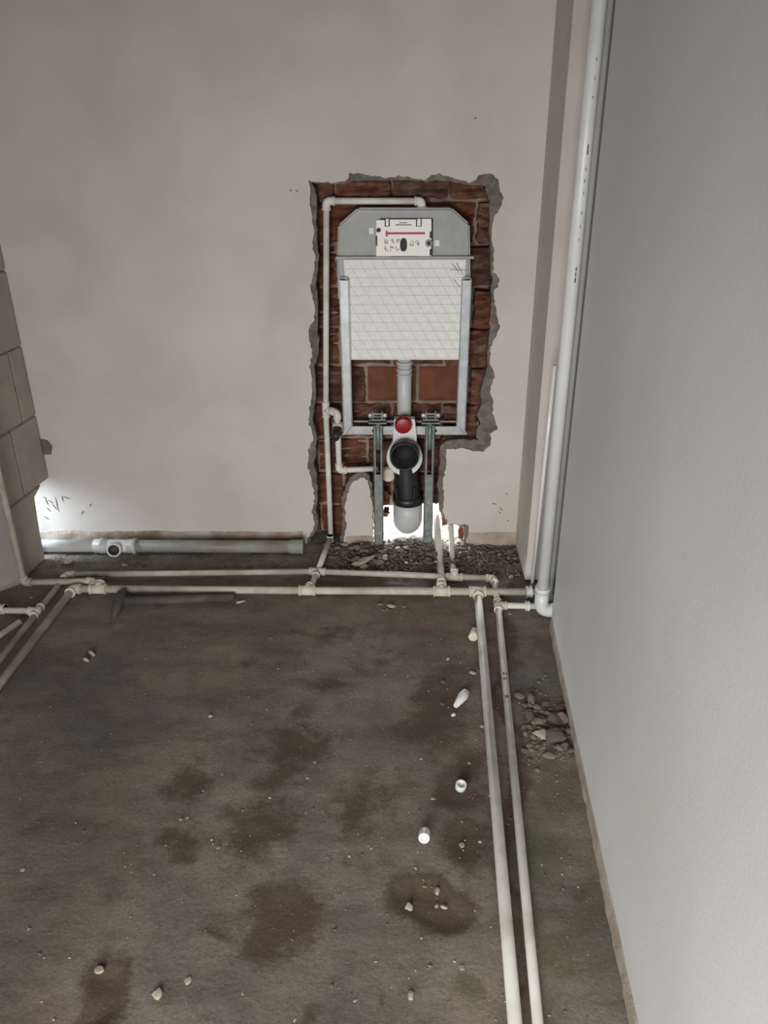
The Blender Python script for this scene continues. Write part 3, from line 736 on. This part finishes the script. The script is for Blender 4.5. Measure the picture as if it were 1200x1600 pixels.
# riser in the niche with top elbow
yN = .035
A1 = W(510, 314, yN); A1b = W(509, 640, yN); A1c = W(506, 838, yN); xr_ = (A1.x+A1b.x+A1c.x)/3
top = Vector((A1.x, yN, A1.z)); te = Vector((xr_, yN, A1b.z)); bot = Vector((xr_, yN, W(506, 838, yN).z))
ri = thing('water_pipe', 'white riser pipe up the left side of the brick niche into the cistern top', 'pipe', (xr_, yN, 0))
tr = W(659, 314, yN); tr2 = Vector((tr.x, yN, W(659, 328, yN).z))
pipe(ri, te, top, r20); pipe(ri, top, tr, r20); elbow(ri, top, te, tr, r20, 'ppr'); elbow(ri, tr, top, tr2-Vector((0, 0, .05)), r20, 'ppr', .022); pipe(ri, te, bot, r20)
mb = MB(); mb.sweep([tr2+Vector((0, 0, .012)), tr2-Vector((0, 0, .002))], .017, 18); build('inlet_nut', mb, M['pvc'], ri)
# branch with stop valve
v1 = W(527, 644, .0); v1 = Vector((v1.x, .0, te.z)); tee(ri, te, te+Vector((0, 0, 1)), v1, r20, mt='ppr')
v0 = Vector(v1)
br = thing('water_pipe', 'short white branch pipe with a black valve left of the cistern legs', 'pipe', (v1.x, 0, W(526, 738, .0).z))
pipe(br, te+(v1-te).normalized()*.025, v1, r20); v2 = Vector((v1.x, 0, W(527, 735, 0).z)); elbow(br, v1, te, v2, r20, 'ppr', .022); pipe(br, v1, v2, r20)
v3 = W(590, 738, .02); v3.z = v2.z; elbow(br, v2, v1, v3, r20, 'ppr'); pipe(br, v2, v3, r20)
zz_ = W(527, 668, 0).z; mb = MB(); mb.sweep([(v1.x, 0, zz_+.02), (v1.x, 0, zz_-.012)], .019, 18); build('valve_body', mb, M['fit'], br)
vh = W(526, 676, -.03); vh2 = W(524, 686, -.055)
mb = MB(); mb.sweep([(v1.x, 0, vh.z+.012), vh, vh2], [.016, .0165, .0125], 16); build('valve_handle', mb, M['black'], br)['label'] = 'stubby black valve stem'
c = W(607, 741, .03); mb = MB(); mb.lathe(c, (0, -1, 0), [(-.02, .026), (.012, .026), (.016, .020), (.012, .014), (.010, .0)], 24); build('union_ring', mb, M['fit'], br)
# angled foot of riser to the floor runs
RL = lambda px: F(px, 893+ (px-300)*.006, ZR)
ft = F(496, 894, ZR); ft2 = F(482, 924, ZF)
rf = thing('water_pipe', 'short slanting white pipe from the niche foot down to both floor runs', 'pipe', (ft.x, ft.y, 0))
pipe(rf, bot, ft, r20); coup(rf, bot+(ft-bot)*.06, Vector((0, 0, 1)), r20, 'fit', .014, 1.25); pipe(rf, ft, ft2, r20)
tee_r = F(496, 893, ZR)
# rear run
rr1 = thing('water_pipe', 'thinner white pipe run on the floor, rear one of the two across the room', 'pipe', F(300, 896, 0))
pL, pM, pR = F(104, 898, ZR), tee_r, F(772, 904, ZR)
pipe(rr1, pL, pM, r20, 'ppr_dusty'); pipe(rr1, pM, pR, r20, 'ppr_dusty'); tee(rr1, pM, pR, ft2, r20, mt='fit')
pk = F(710, 902, ZR); tee(rr1, pk, pR, pk+Vector((0, .1, .12)), r20)
pe = F(776, 946, ZR); elbow(rr1, pR, pM, pe, r20)
# front run
fr = thing('water_pipe', 'thicker white pipe run on the floor, front one of the two across the room', 'pipe', F(400, 924, 0))
qL, qR = F(114, 920, ZF), F(822, 925, ZF)
qR2 = qR + (qR-qL).normalized()*.06
pipe(fr, qL, qR2, r25*.98, 'ppr_dusty')
def on(px): t_ = (F(px, 922, ZF).x-qL.x)/(qR.x-qL.x); return qL+(qR-qL)*t_
for px, bd in ((152, (0, .1, .03)), (480, (.03, .1, 0)), (690, (0, .1, .02)), (746, (0, -.1, 0))):
    p = on(px); tee(fr, p, qR, p+Vector(bd), r25)
coup(fr, on(826), qR-qL, r25, 'pvc', .010, 1.45)
# pipe 1 and 2 toward the camera
def toward(a, b, z, ext=.9):
    p, q = F(a[0], a[1], z), F(b[0], b[1], z); return p, q+(q-p).normalized()*ext
p1 = thing('water_pipe', 'thicker white pipe running toward the viewer, left of the right-hand pair', 'pipe', F(775, 1240, 0))
a, b = toward((751, 960), (806, 1600), r25+.002); a = on(746)+(b-a).normalized()*.02; a.z = r25+.004
pipe(p1, a, b, r25)
p2 = thing('water_pipe', 'thinner white pipe running toward the viewer, right of the right-hand pair', 'pipe', F(808, 1240, 0))
a, b = toward((780, 960), (841, 1600), r20+.002)
a = F(778, 946, r20+.004); pipe(p2, a, b, r20)
x3 = F(824, 947, r20+.004); tee(p2, a, b, x3, r20, mt='fit'); pipe(p2, a, x3+Vector((.03, 0, 0)), r20)
pipe(p2, pR, a, r20); coup(p2, x3, x3-a, r20, 'pvc', .008, 1.5)
# printed marks on pipe 2
mb = MB()
for py in (1052, 1060, 1088):
    c = F(789+(py-1056)*.095, py, r20*2+.0035); mb.box((c.x-.005, c.y-.006, c.z-.0035), (c.x+.006, c.y+.006, c.z), .0005)
build('ink_mark', mb, M['ink'], p2)['kind'] = 'stuff'
# left pipes toward camera (A rear/left, B front/right)
pa = thing('water_pipe', 'outer one of the two slanting floor pipes at the left', 'pipe', F(30, 990, 0))
a, b = toward((97, 908), (0, 1031), r20+.002, .9); pipe(pa, a, b, r20, 'ppr_dusty'); elbow(pa, pL, F(300, 897, ZR), b, r20, 'fit')
tA = F(58, 955, r20+.004); s3 = F(-14, 953, r20+.004); tee(pa, tA, b, s3, r20); pipe(pa, tA, s3+Vector((-.05, 0, 0)), r20, 'ppr_dusty'); coup(pa, F(2, 952, r20+.004), Vector((1, 0, 0)), r20, 'pvc', .014, 1.6)
pb = thing('water_pipe', 'inner one of the two slanting floor pipes at the left', 'pipe', F(60, 990, 0))
a, b = toward((112, 927), (0, 1071), r25+.002, .9); pipe(pb, qL, b, r25*.95, 'ppr_dusty'); elbow(pb, qL, on(300), b, r25)
pc_ = thing('water_pipe', 'loose short white pipe piece on the floor at the left edge', 'pipe', F(15, 985, 0))
a, b = toward((31, 972), (0, 993), r20+.004, .25); pipe(pc_, a, b, r20, 'ppr')
# vertical pipe by the block wall with its floor leg
va = thing('water_pipe', 'white vertical pipe standing in front of the left block wall', 'pipe', F(38, 911, 0))
e = F(38, 910, .016); pipe(va, e, Vector((e.x, e.y, 2.4)), r20, 'ppr_dusty')
e2 = F(146, 908, .03); pipe(va, e, e2, r20, 'ppr_dusty'); elbow(va, e, Vector((e.x, e.y, 2)), e2, r20, 'ppr_dusty', .022)
e3 = on(152); elbow(va, e2, e, Vector((e2.x+.004, e3.y, e3.z)), r20, 'fit', .022)
# two pipes out of the opening
for (pt, pb_, rd, lab) in (((682, 815), (689, 892), r25, 'left one of the two brightly lit pipes rising into the wall opening'), ((704, 812), (708, 893), r20, 'right one of the two brightly lit pipes rising into the wall opening')):
    b = on(690) if rd == r25 else pk
    t_ = W(pt[0], pt[1], .05)
    o = thing('water_pipe', lab, 'pipe', (b.x, b.y, 0))
    pth = fillet([b+Vector((0, .01, .006)), W(pb_[0]-1, 882, -.15), t_, t_+Vector((0, .12, .0))], .04, 6)
    build('pipe_length', MB().sweep(pth, rd, 18), M['ppr'], o)
    if rd == r25:
        mb = MB(); d_ = (pth[1]-pth[0]).normalized(); mb.sweep([pth[0]+d_*.02, pth[0]+d_*.05], rd*1.35, 18); build('coupling', mb, M['fit'], o)

# big vertical pipes in the right corner
bx = F(845, 950, .04); RV = .0205
vp = thing('drain_pipe', 'thick white vertical pipe in the right corner with an elbow at the floor', 'pipe', (bx.x, bx.y, 0))
z_e = .032
build('pipe_length', MB().sweep([(bx.x, bx.y, z_e+.03), (bx.x, bx.y, CEIL)], RV*.94, 28), M['pvc'], vp)
mb = MB(); mb.sweep(fillet([(bx.x, bx.y, z_e+.075), (bx.x, bx.y, z_e), (bx.x+.09, bx.y-.004, z_e)], .03, 8), RV*1.1, 28); mb.sweep([(bx.x, bx.y, z_e+.09), (bx.x, bx.y, z_e+.07)], RV*1.2, 28); mb.sweep([(bx.x+.034, bx.y-.002, z_e), (bx.x+.05, bx.y-.002, z_e)], RV*1.18, 28)
build('elbow', mb, M['pvc'], vp)
mb = MB()
def onpipe(py, dx=0):  # a point on the pipe's front at image height py
    d = ray(841, py); t_ = ((bx.y-RV)-CAM.y)/d.y; return CAM.z+d.z*t_
for (pa_, pb_) in ((418, 424), (426, 432), (434, 440), (436, 442), (226, 242), (262, 268), (280, 286), (300, 305), (330, 336), (352, 357), (120, 126), (150, 155), (372, 377), (90, 96)):
    za, zb2 = onpipe(pa_), onpipe(pb_); an = R(-80)
    x_ = bx.x+math.cos(an)*RV*.95; y_ = bx.y+math.sin(an)*RV*.95; wd = .0016 if pa_ not in (418, 426, 434, 436, 226) else .003
    mb.box((x_-wd/2, y_-.0004, zb2), (x_+wd/2, y_+.003, za))
build('printed_marks', mb, M['scrib_and_shade'], vp)['kind'] = 'stuff'
tp = F(856, 941, .0); tp.x = min(tp.x, .574)
v3_ = thing('water_pipe', 'slender glossy tube standing for the shiny line just left of the thick corner pipe', 'pipe', F(830, 917, 0))
e0, e1 = F(831, 918, .004), W(850, 735, -.385)  # thin tube added to stand for the shiny highlight line
build('pipe_length', MB().sweep([e0, e1, e1+(e1-e0)*.75], .0065, 14), mat('shiny_line', sc(228, 230, 230), rough=.15), v3_)
v2_ = thing('drain_pipe', 'thinner white vertical pipe half hidden behind the thick corner pipe', 'pipe', (tp.x, tp.y, 0))
build('pipe_length', MB().sweep([(tp.x, tp.y, .012), (tp.x, tp.y, CEIL)], .0135, 18), M['pvc'], v2_)
build('pipe_collar', MB().sweep([(tp.x, tp.y, .004), (tp.x, tp.y, .03)], .0165, 18), M['pvc'], v2_)

# ------------------------------------------------------------------ grey drain pipe along the back wall
zc = .034; gy = -.072
gl, gr_ = W(60, 857, gy), W(474, 857, gy)
gd = thing('drain_pipe', 'grey drain pipe lying along the foot of the back wall at the left', 'pipe', ((gl.x+gr_.x)/2, gy, 0))
t_ = W(186, 858, gy)
zc = W(300, 858, gy).z; RD = .0238; zc = max(zc, RD+.003)
mb = MB(); mb.sweep([(gl.x-.35, gy, zc), (t_.x-.03, gy, zc)], RD, 26); build('pipe_length', mb, M['socket'], gd)
mb = MB(); mb.sweep([(t_.x+.02, gy, zc), (gr_.x-.03, gy, zc)], RD, 26); build('pipe_length', mb, M['drain'], gd)
mb = MB(); mb.lathe((gr_.x-.055, gy, zc), (1, 0, 0), [(0, RD), (.012, RD*1.13), (.048, RD*1.13), (.050, RD*1.2), (.056, RD*1.2), (.056, RD*.95), (.02, RD*.9), (.02, 0)], 28); build('bell_end', mb, M['drain'], gd)
c1 = W(160, 857, gy); mb = MB(); mb.lathe((c1.x-.03, gy, zc), (1, 0, 0), [(0, RD), (.004, RD*1.14), (.024, RD*1.14), (.027, RD*1.25), (.037, RD*1.25), (.040, RD*1.14), (.052, RD*1.14), (.054, RD)], 28); build('coupling', mb, M['socket'], gd)
c2 = W(208, 857, gy); mb = MB(); mb.lathe((c2.x-.02, gy, zc), (1, 0, 0), [(0, RD), (.004, RD*1.14), (.02, RD*1.14), (.024, RD*1.25), (.032, RD*1.25), (.034, RD)], 28); build('coupling', mb, M['socket'], gd)
ax = Vector((.16, -1, .22)).normalized(); st_ = Vector((t_.x-.008, gy, zc))
mo_ = st_+ax*.058
mb = MB(); mb.sweep([st_-Vector((.03, 0, 0)), st_+Vector((.05, 0, 0))], RD*1.06, 26); mb.lathe(st_, ax, [(0, RD*.95), (.036, RD*.98), (.040, RD*1.12), (.058, RD*1.12), (.058, RD*.86), (.050, RD*.85)], 30)
tg = build('tee', mb, M['pvc'], gd, fixn=False); tg['label'] = 'whiter branch socket with a dark open mouth'
mb = MB(); mb.lathe(st_, ax, [(.0565, RD*.85), (.031, RD*.80), (.031, 0)], 26); build('socket_inside_shade', mb, M['scrib_and_shade'], tg)  # dark liner colour stands for the shade inside the socket mouth

# ------------------------------------------------------------------ dusty hammer
h0, h1 = F(190, 940, .02), F(366, 933, .016)
hm = thing('hammer', 'dusty long-handled hammer lying on the floor behind the open area', 'hammer', F(200, 945, 0))
mb = MB(); mb.sweep([h0, h0+(h1-h0)*.5, h1], [.017, .0145, .013], 14); build('handle', mb, M['handle'], hm)
hd = [F(190, 926, .035), F(187, 936, .032), F(182, 950, .020), F(178, 966, .008)]
mb = MB(); mb.sweep(hd, [.014, .021, .017, .006], 8); build('head', mb, M['tool'], hm)
sb = F(376, 941, .004); tg = build('bolt', MB().sweep([F(369, 942, .005), F(383, 939, .005)], .0042, 10), M['zinc']); tag(tg, 'tiny shiny metal bolt beside the tip of the hammer handle', 'bolt')

# ------------------------------------------------------------------ small white things on the floor
def ring_thing(px, py, axis, r, L_, name, label, cat, mt='pvc'):
    ax = Vector(axis).normalized(); zc_ = L_/2+.001 if abs(ax.z) > .9 else r+.001
    c = F(px, py, zc_)
    mb = MB(); mb.lathe(c-ax*L_/2, ax, [(L_*.15, 0), (L_*.15, r*.62), (0, r*.66), (0, r*.94), (L_*.05, r), (L_*.95, r), (L_, r*.94), (L_, r*.66), (L_*.85, r*.62), (L_*.5, r*.6), (L_*.5, 0)], 24)
    return tag(build(name, mb, M[mt]), label, cat)
o = ring_thing(720, 1228, (0.1, -.25, 1), .0135, .018, 'pipe_coupling', 'small white ring-shaped coupling standing open end up on a damp spot', 'coupling')
o = ring_thing(663, 1305, (.08, 1, -.35), .0132, .030, 'pipe_coupling', 'small white cylindrical coupling lying on its side on the floor', 'coupling')
def lerpF(a, b, z=.01): return F(a[0], a[1], z), F(b[0], b[1], z)
a, b = lerpF((728, 1082), (712, 1103), .012)
tag(build('pipe_plug', MB().sweep([a, a+(b-a)*.3, b], [.012, .015, .007], 12), M['pvc']), 'white tapered pipe plug lying left of the thick floor pipe', 'plug')
a, b = lerpF((741, 984), (739, 996), .013)
tag(build('pipe_plug', MB().sweep([a, b], [.010, .015], 8), M['fit']), 'little cream plug beside the thick floor pipe near its rear end', 'plug')
a, b = lerpF((706, 1118), (711, 1116), .005)
tag(build('plastic_scrap', MB().sweep([a, b], [.004, .005], 6), M['pvc']), 'tiny white plastic scrap just below the tapered plug', 'scrap')
for k, (p_, q_, lab) in enumerate((((138, 1017), (147, 1024), 'upper of two tiny pale chips at the left on the floor'), ((130, 1029), (138, 1033), 'lower of two tiny pale chips at the left on the floor'))):
    a, b = lerpF(p_, q_, .005); tag(build('chip', MB().sweep([a, (a+b)/2+Vector((0, 0, .002)), b], [.004, .006, .004], 6), M['stone_w']), lab, 'chip')

# ------------------------------------------------------------------ stones
def stone_mesh(seed, mt):
    rr = random.Random(seed); bm = bmesh.new(); bmesh.ops.create_icosphere(bm, subdivisions=2, radius=.5)
    pl = [(Vector((rr.uniform(-1, 1), rr.uniform(-1, 1), rr.uniform(-1, 1))).normalized(), rr.uniform(.22, .4)) for _ in range(7)]
    for v in bm.verts:
        for n_, d_ in pl:
            e_ = v.co.dot(n_)-d_
            if e_ > 0: v.co -= n_*e_
        v.co *= 1+.10*noise.noise(v.co*5+Vector((seed, 0, 0)))
    zmin = min(v.co.z for v in bm.verts)
    for v in bm.verts: v.co.z -= zmin
    me = bpy.data.meshes.new('stone'); bm.to_mesh(me); bm.free(); me.materials.append(M[mt]); return me
SM = {m_: [stone_mesh(i+hash_, m_) for i in range(5)] for hash_, m_ in ((1, 'stone'), (20, 'stone_b'), (40, 'stone_w'), (60, 'stone_r'))}
def stone(px, py, wpx, hpx, mt, label, group=None, name='stone', rot=None, z=0):
    c = F(px, py, z); sx = (F(px+wpx/2, py)-F(px-wpx/2, py)).length
    me = RNG.choice(SM[mt]); o = bpy.data.objects.new(name, me); COL.objects.link(o)
    sy = sx*max(.5, min(2.2, hpx/wpx*1.25)); o.location = (c.x, c.y-sy*.1, z-.002); o.scale = (sx*1.15, sy, min(sx, sy)*.62)
    o.rotation_euler = (RNG.uniform(-.2, .2), RNG.uniform(-.2, .2), rot if rot is not None else RNG.uniform(-.5, .5))
    return tag(o, label, name if name != 'stone' else 'stone', group)
# rubble beside the right wall
LR = 'piece of grey rubble in the pile between the thinner floor pipe and right wall'
BIG = [(830,1095,13,26,'stone'),(826,1117,14,18,'stone_b'),(843,1130,22,16,'stone'),(866,1125,18,24,'stone_b'),(880,1122,20,18,'stone'),(842,1148,28,16,'stone_w'),(866,1152,30,22,'stone_b'),(859,1182,20,12,'stone'),
       (812,1088,14,14,'stone'),(850,1101,14,10,'stone_b'),(839,1106,12,12,'stone'),(887,1142,14,12,'stone'),(829,1166,14,10,'stone'),(820,1174,12,9,'stone_b'),(845,1168,16,8,'stone'),(892,1172,14,10,'stone_b'),(874,1108,14,10,'stone_b'),
       (817,1137,10,8,'stone_b'),(833,1154,12,10,'stone'),(855,1116,12,10,'stone'),(880,1165,14,10,'stone_b'),(868,1168,10,8,'stone'),(822,1103,10,9,'stone_b'),(862,1139,12,10,'stone_b'),(893,1120,12,10,'stone_b')]
def pile_label(px, py, s_, m_):
    zone = 'rear part' if py < 1115 else ('middle' if py < 1155 else 'front part')
    return ('large ' if s_ > 17 else ('mid-sized ' if s_ > 9 else 'tiny ')) + {'stone': 'grey', 'stone_b': 'brown', 'stone_w': 'pale'}[m_] + ' stone in the '+zone+' of the rubble pile beside the right wall'
for (px, py, a, b, m_) in BIG: l_ = pile_label(px, py, a, m_); stone(px, py, a*1.1, b*1.1, m_, l_, l_.replace(' stone', ' stones'))
RN2 = random.Random(5)
for k in range(60):
    px = RN2.gauss(854, 22); py = RN2.gauss(1135, 28)
    if px < 808 or px > 888+(py-1104)*.2-4: continue
    s_ = RN2.uniform(5, 13); m_ = RN2.choice(['stone', 'stone_b', 'stone']); l_ = pile_label(px, py, s_, m_); stone(px, py, s_, s_*.8, m_, l_, l_.replace(' stone', ' stones'))
# rubble at the niche foot
LN = 'piece of broken rubble heaped at the foot of the niche'
for k in range(120):
    px = RN2.choice([RN2.uniform(512, 600), RN2.uniform(590, 690), RN2.uniform(650, 735), RN2.uniform(512, 800)]); py = RN2.uniform(851, 884) if px < 735 else RN2.uniform(856, 890)
    s_ = RN2.uniform(7, 16) if RN2.random() < .55 else RN2.uniform(5, 8)
    m_ = RN2.choice(['stone', 'stone_b', 'stone_b', 'stone_r', 'stone', 'stone_w'])
    zone = 'left of the left cistern leg' if px < 578 else ('between the cistern legs' if px < 680 else ('below the two lit pipes' if px < 735 else 'by the right corner pier'))
    lb = ('large ' if s_ > 11 else ('mid-sized ' if s_ > 7.5 else 'tiny ')) + {'stone': 'grey', 'stone_b': 'brown', 'stone_r': 'reddish', 'stone_w': 'pale'}[m_]
    stone(px, py, s_, s_*RN2.uniform(.5, .9), m_, lb+' rubble piece at the wall foot '+zone, lb+' rubble '+zone, z=.012 if 540 < px < 720 else 0)
for (px, py, a, b, m_, lab) in ((572,878,40,9,'stone_w','long pale plaster slab leaning in the rubble left of the drain'),(537,852,13,9,'stone_w','white lump on the rubble beside the lone niche plaster'),(568,888,16,12,'stone_w','rounded pale lump against the rear floor pipe'),
        (663,867,16,6,'stone_w','flat pale chip below the right cistern leg'),(527,858,14,9,'stone','grey lump right of the slanting pipe foot'),(612,948,14,8,'stone_w','largest pebble in front of the thick cross pipe'),(594,945,11,7,'stone','grey pebble left of the largest one before the cross pipe'),
        (109,880,16,10,'stone_w','white plaster crumb in front of the grey drain pipe, left of its socket'),(195,884,10,7,'stone_w','small pale crumb right below the drain socket'),(798,902,9,7,'stone_w','pale pebble beside the corner pier foot'),(48,934,7,5,'stone_w','tiny pale crumb between the left pipes')):
    stone(px, py, a, b, m_, lab, rot=.55 if px == 572 else 0, z=.012 if px == 572 else 0)
for k in range(14):
    px = 575+RN2.uniform(0, 66); py = RN2.uniform(938, 954); s_ = RN2.uniform(4, 8)
    stone(px, py, s_, s_*.7, RN2.choice(['stone', 'stone_b']), 'small grey pebble in the cluster before the cross pipe', 'pebbles before the cross pipe', 'pebble')
PB = [(245,1552,18,16,'largest pale pebble at the bottom left of the floor'),(293,1531,12,12,'pale pebble right of the largest one at the bottom left'),(157,1515,16,12,'flat pale pebble at the edge of the reddish brown stain'),
      (342,1324,9,9,'lone pebble between the two left brown stains'),(643,1555,13,13,'pale pebble at the bottom, left of the thick floor pipe'),(722,1512,11,9,'round pebble close to the thick floor pipe, low in view'),
      (637,1417,14,13,'tan pebble at the left rim of the dark wet patch'),(683,1392,10,11,'pebble in the middle of the dark wet patch'),(682,1415,7,7,'whitish triangular pebble low in the dark wet patch'),(694,1417,12,6,'flat pebble low right in the dark wet patch'),
      (664,1385,8,5,'small pebble high in the dark wet patch'),(720,1320,10,10,'pebble in the brown stain beside the thick pipe'),(749,1315,7,5,'small pebble right in the brown stain beside the thick pipe'),(732,1192,6,5,'tiny pebble left of the thick pipe above the ring coupling'),
      (739,1052,12,7,'flat pebble above the tapered plug'),(725,1022,6,7,'reddish crumb left of the thick pipe'),(700,1030,8,5,'pale splinter farther left of the thick pipe'),(693,1066,9,7,'brown pebble above the grey brown stain'),(691,1100,7,7,'reddish pebble inside the grey brown stain'),
      (677,1248,9,6,'flat crumb between the two white couplings'),(658,1186,8,6,'pebble left on the open floor above the couplings'),(545,1338,6,5,'tiny pebble in the middle of the floor'),(283,1280,7,6,'tiny pale pebble left of the brown stains'),(293,1277,6,6,'tiny white pebble beside its pale twin left of the stains'),
      (379,1552,7,6,'tiny pebble at the bottom between two dark spots'),(461,1593,6,7,'tiny pebble at the very bottom edge'),(555,1563,6,6,'tiny pebble at the bottom middle'),(35,1359,9,8,'tan pebble near the left edge of the floor'),(480,1216,6,5,'tiny pebble by the large brown stain'),
      (422,1246,5,5,'tiny white grain by the large brown stain'),(330,1119,8,6,'white crumb on the open floor at left'),(797,960,8,6,'crumb between the right-hand pipes near the crossing'),(752,1135,8,6,'pebble touching the thick floor pipe beside the plug')]
for (px, py, a, b, lab) in PB:
    stone(px, py, a, b, 'stone_r' if 'reddish' in lab[:9] else ('stone_b' if lab.startswith('brown') else 'stone_w'), lab, name='pebble')

# ------------------------------------------------------------------ uncountable grit
def grit(n, fn, name, label, mt, smin, smax, seed):
    rr = random.Random(seed); mb = MB(); c_ = 0
    base = [(1, 0, 0), (-1, 0, 0), (0, 1, 0), (0, -1, 0), (0, 0, 1), (0, 0, -1)]
    fc = [(0, 2, 4), (2, 1, 4), (1, 3, 4), (3, 0, 4), (2, 0, 5), (1, 2, 5), (3, 1, 5), (0, 3, 5)]
    while c_ < n:
        p = fn(rr)
        if p is None: continue
        s_ = smin+(smax-smin)*rr.random()**2.2; sx, sy, sz = s_*rr.uniform(.6, 1.3), s_*rr.uniform(.6, 1.3), s_*rr.uniform(.4, .8); a = rr.uniform(0, 6.28); ca, sa = math.cos(a), math.sin(a)
        mb.add([(p[0]+(x*sx*ca-y*sy*sa), p[1]+(x*sx*sa+y*sy*ca), p[2]+sz*.4+z*sz+x*sz*.4) for x, y, z in base], fc); c_ += 1
    return tag(build(name, mb, M[mt], fixn=False), label, 'grit', kind='stuff')
def g_back(rr):
    px = rr.uniform(505, 812); py = rr.uniform(850, 900); p = F(px, py, 0); k = 1 if px < 740 else .7
    if rr.random() > k: return None
    return (p.x, min(p.y, .10), .022*math.exp(-((p.x-.07)/.17)**2-((p.y+.01)/.11)**2)+.002)
grit(1500, g_back, 'grit', 'crumbled brown mortar grit spread below the niche', 'stone_b', .002, .009, 1)
grit(350, g_back, 'grit', 'crumbled brick grit mixed into the rubble below the niche', 'stone_r', .002, .007, 2)
grit(1300, g_back, 'grit', 'paler plaster crumbs mixed into the rubble below the niche', 'stone', .002, .008, 6)
def g_left(rr): p = F(rr.uniform(60, 500), rr.uniform(862, 888), 0); return (p.x, p.y, 0)
grit(500, g_left, 'grit', 'fine brown grit in front of the grey drain pipe', 'stone_b', .0015, .006, 3)
def g_pile(rr):
    px = rr.gauss(856, 28); py = rr.gauss(1140, 36)
    if px < 806 or px > 888+(py-1104)*.2-3: return None
    p = F(px, py, 0); return (p.x, p.y, 0)
grit(500, g_pile, 'grit', 'fine grey grit around the rubble by the right wall', 'stone_b', .0015, .006, 4)
def g_floor(rr):
    x = rr.uniform(-1.2, .5); y = rr.uniform(-2.2, -.4)
    if rr.random() > .35+.65*max(0, min(1, (x+.9)/1.2)): return None
    if x > rwall_x(y)-.02: return None
    return (x, y, 0)
grit(700, g_floor, 'grit', 'scattered tiny pale grains over the open concrete floor', 'stone_w', .0008, .0032, 5)
grit(900, g_floor, 'grit', 'scattered tiny brown grains over the open concrete floor', 'stone_b', .001, .0045, 8)
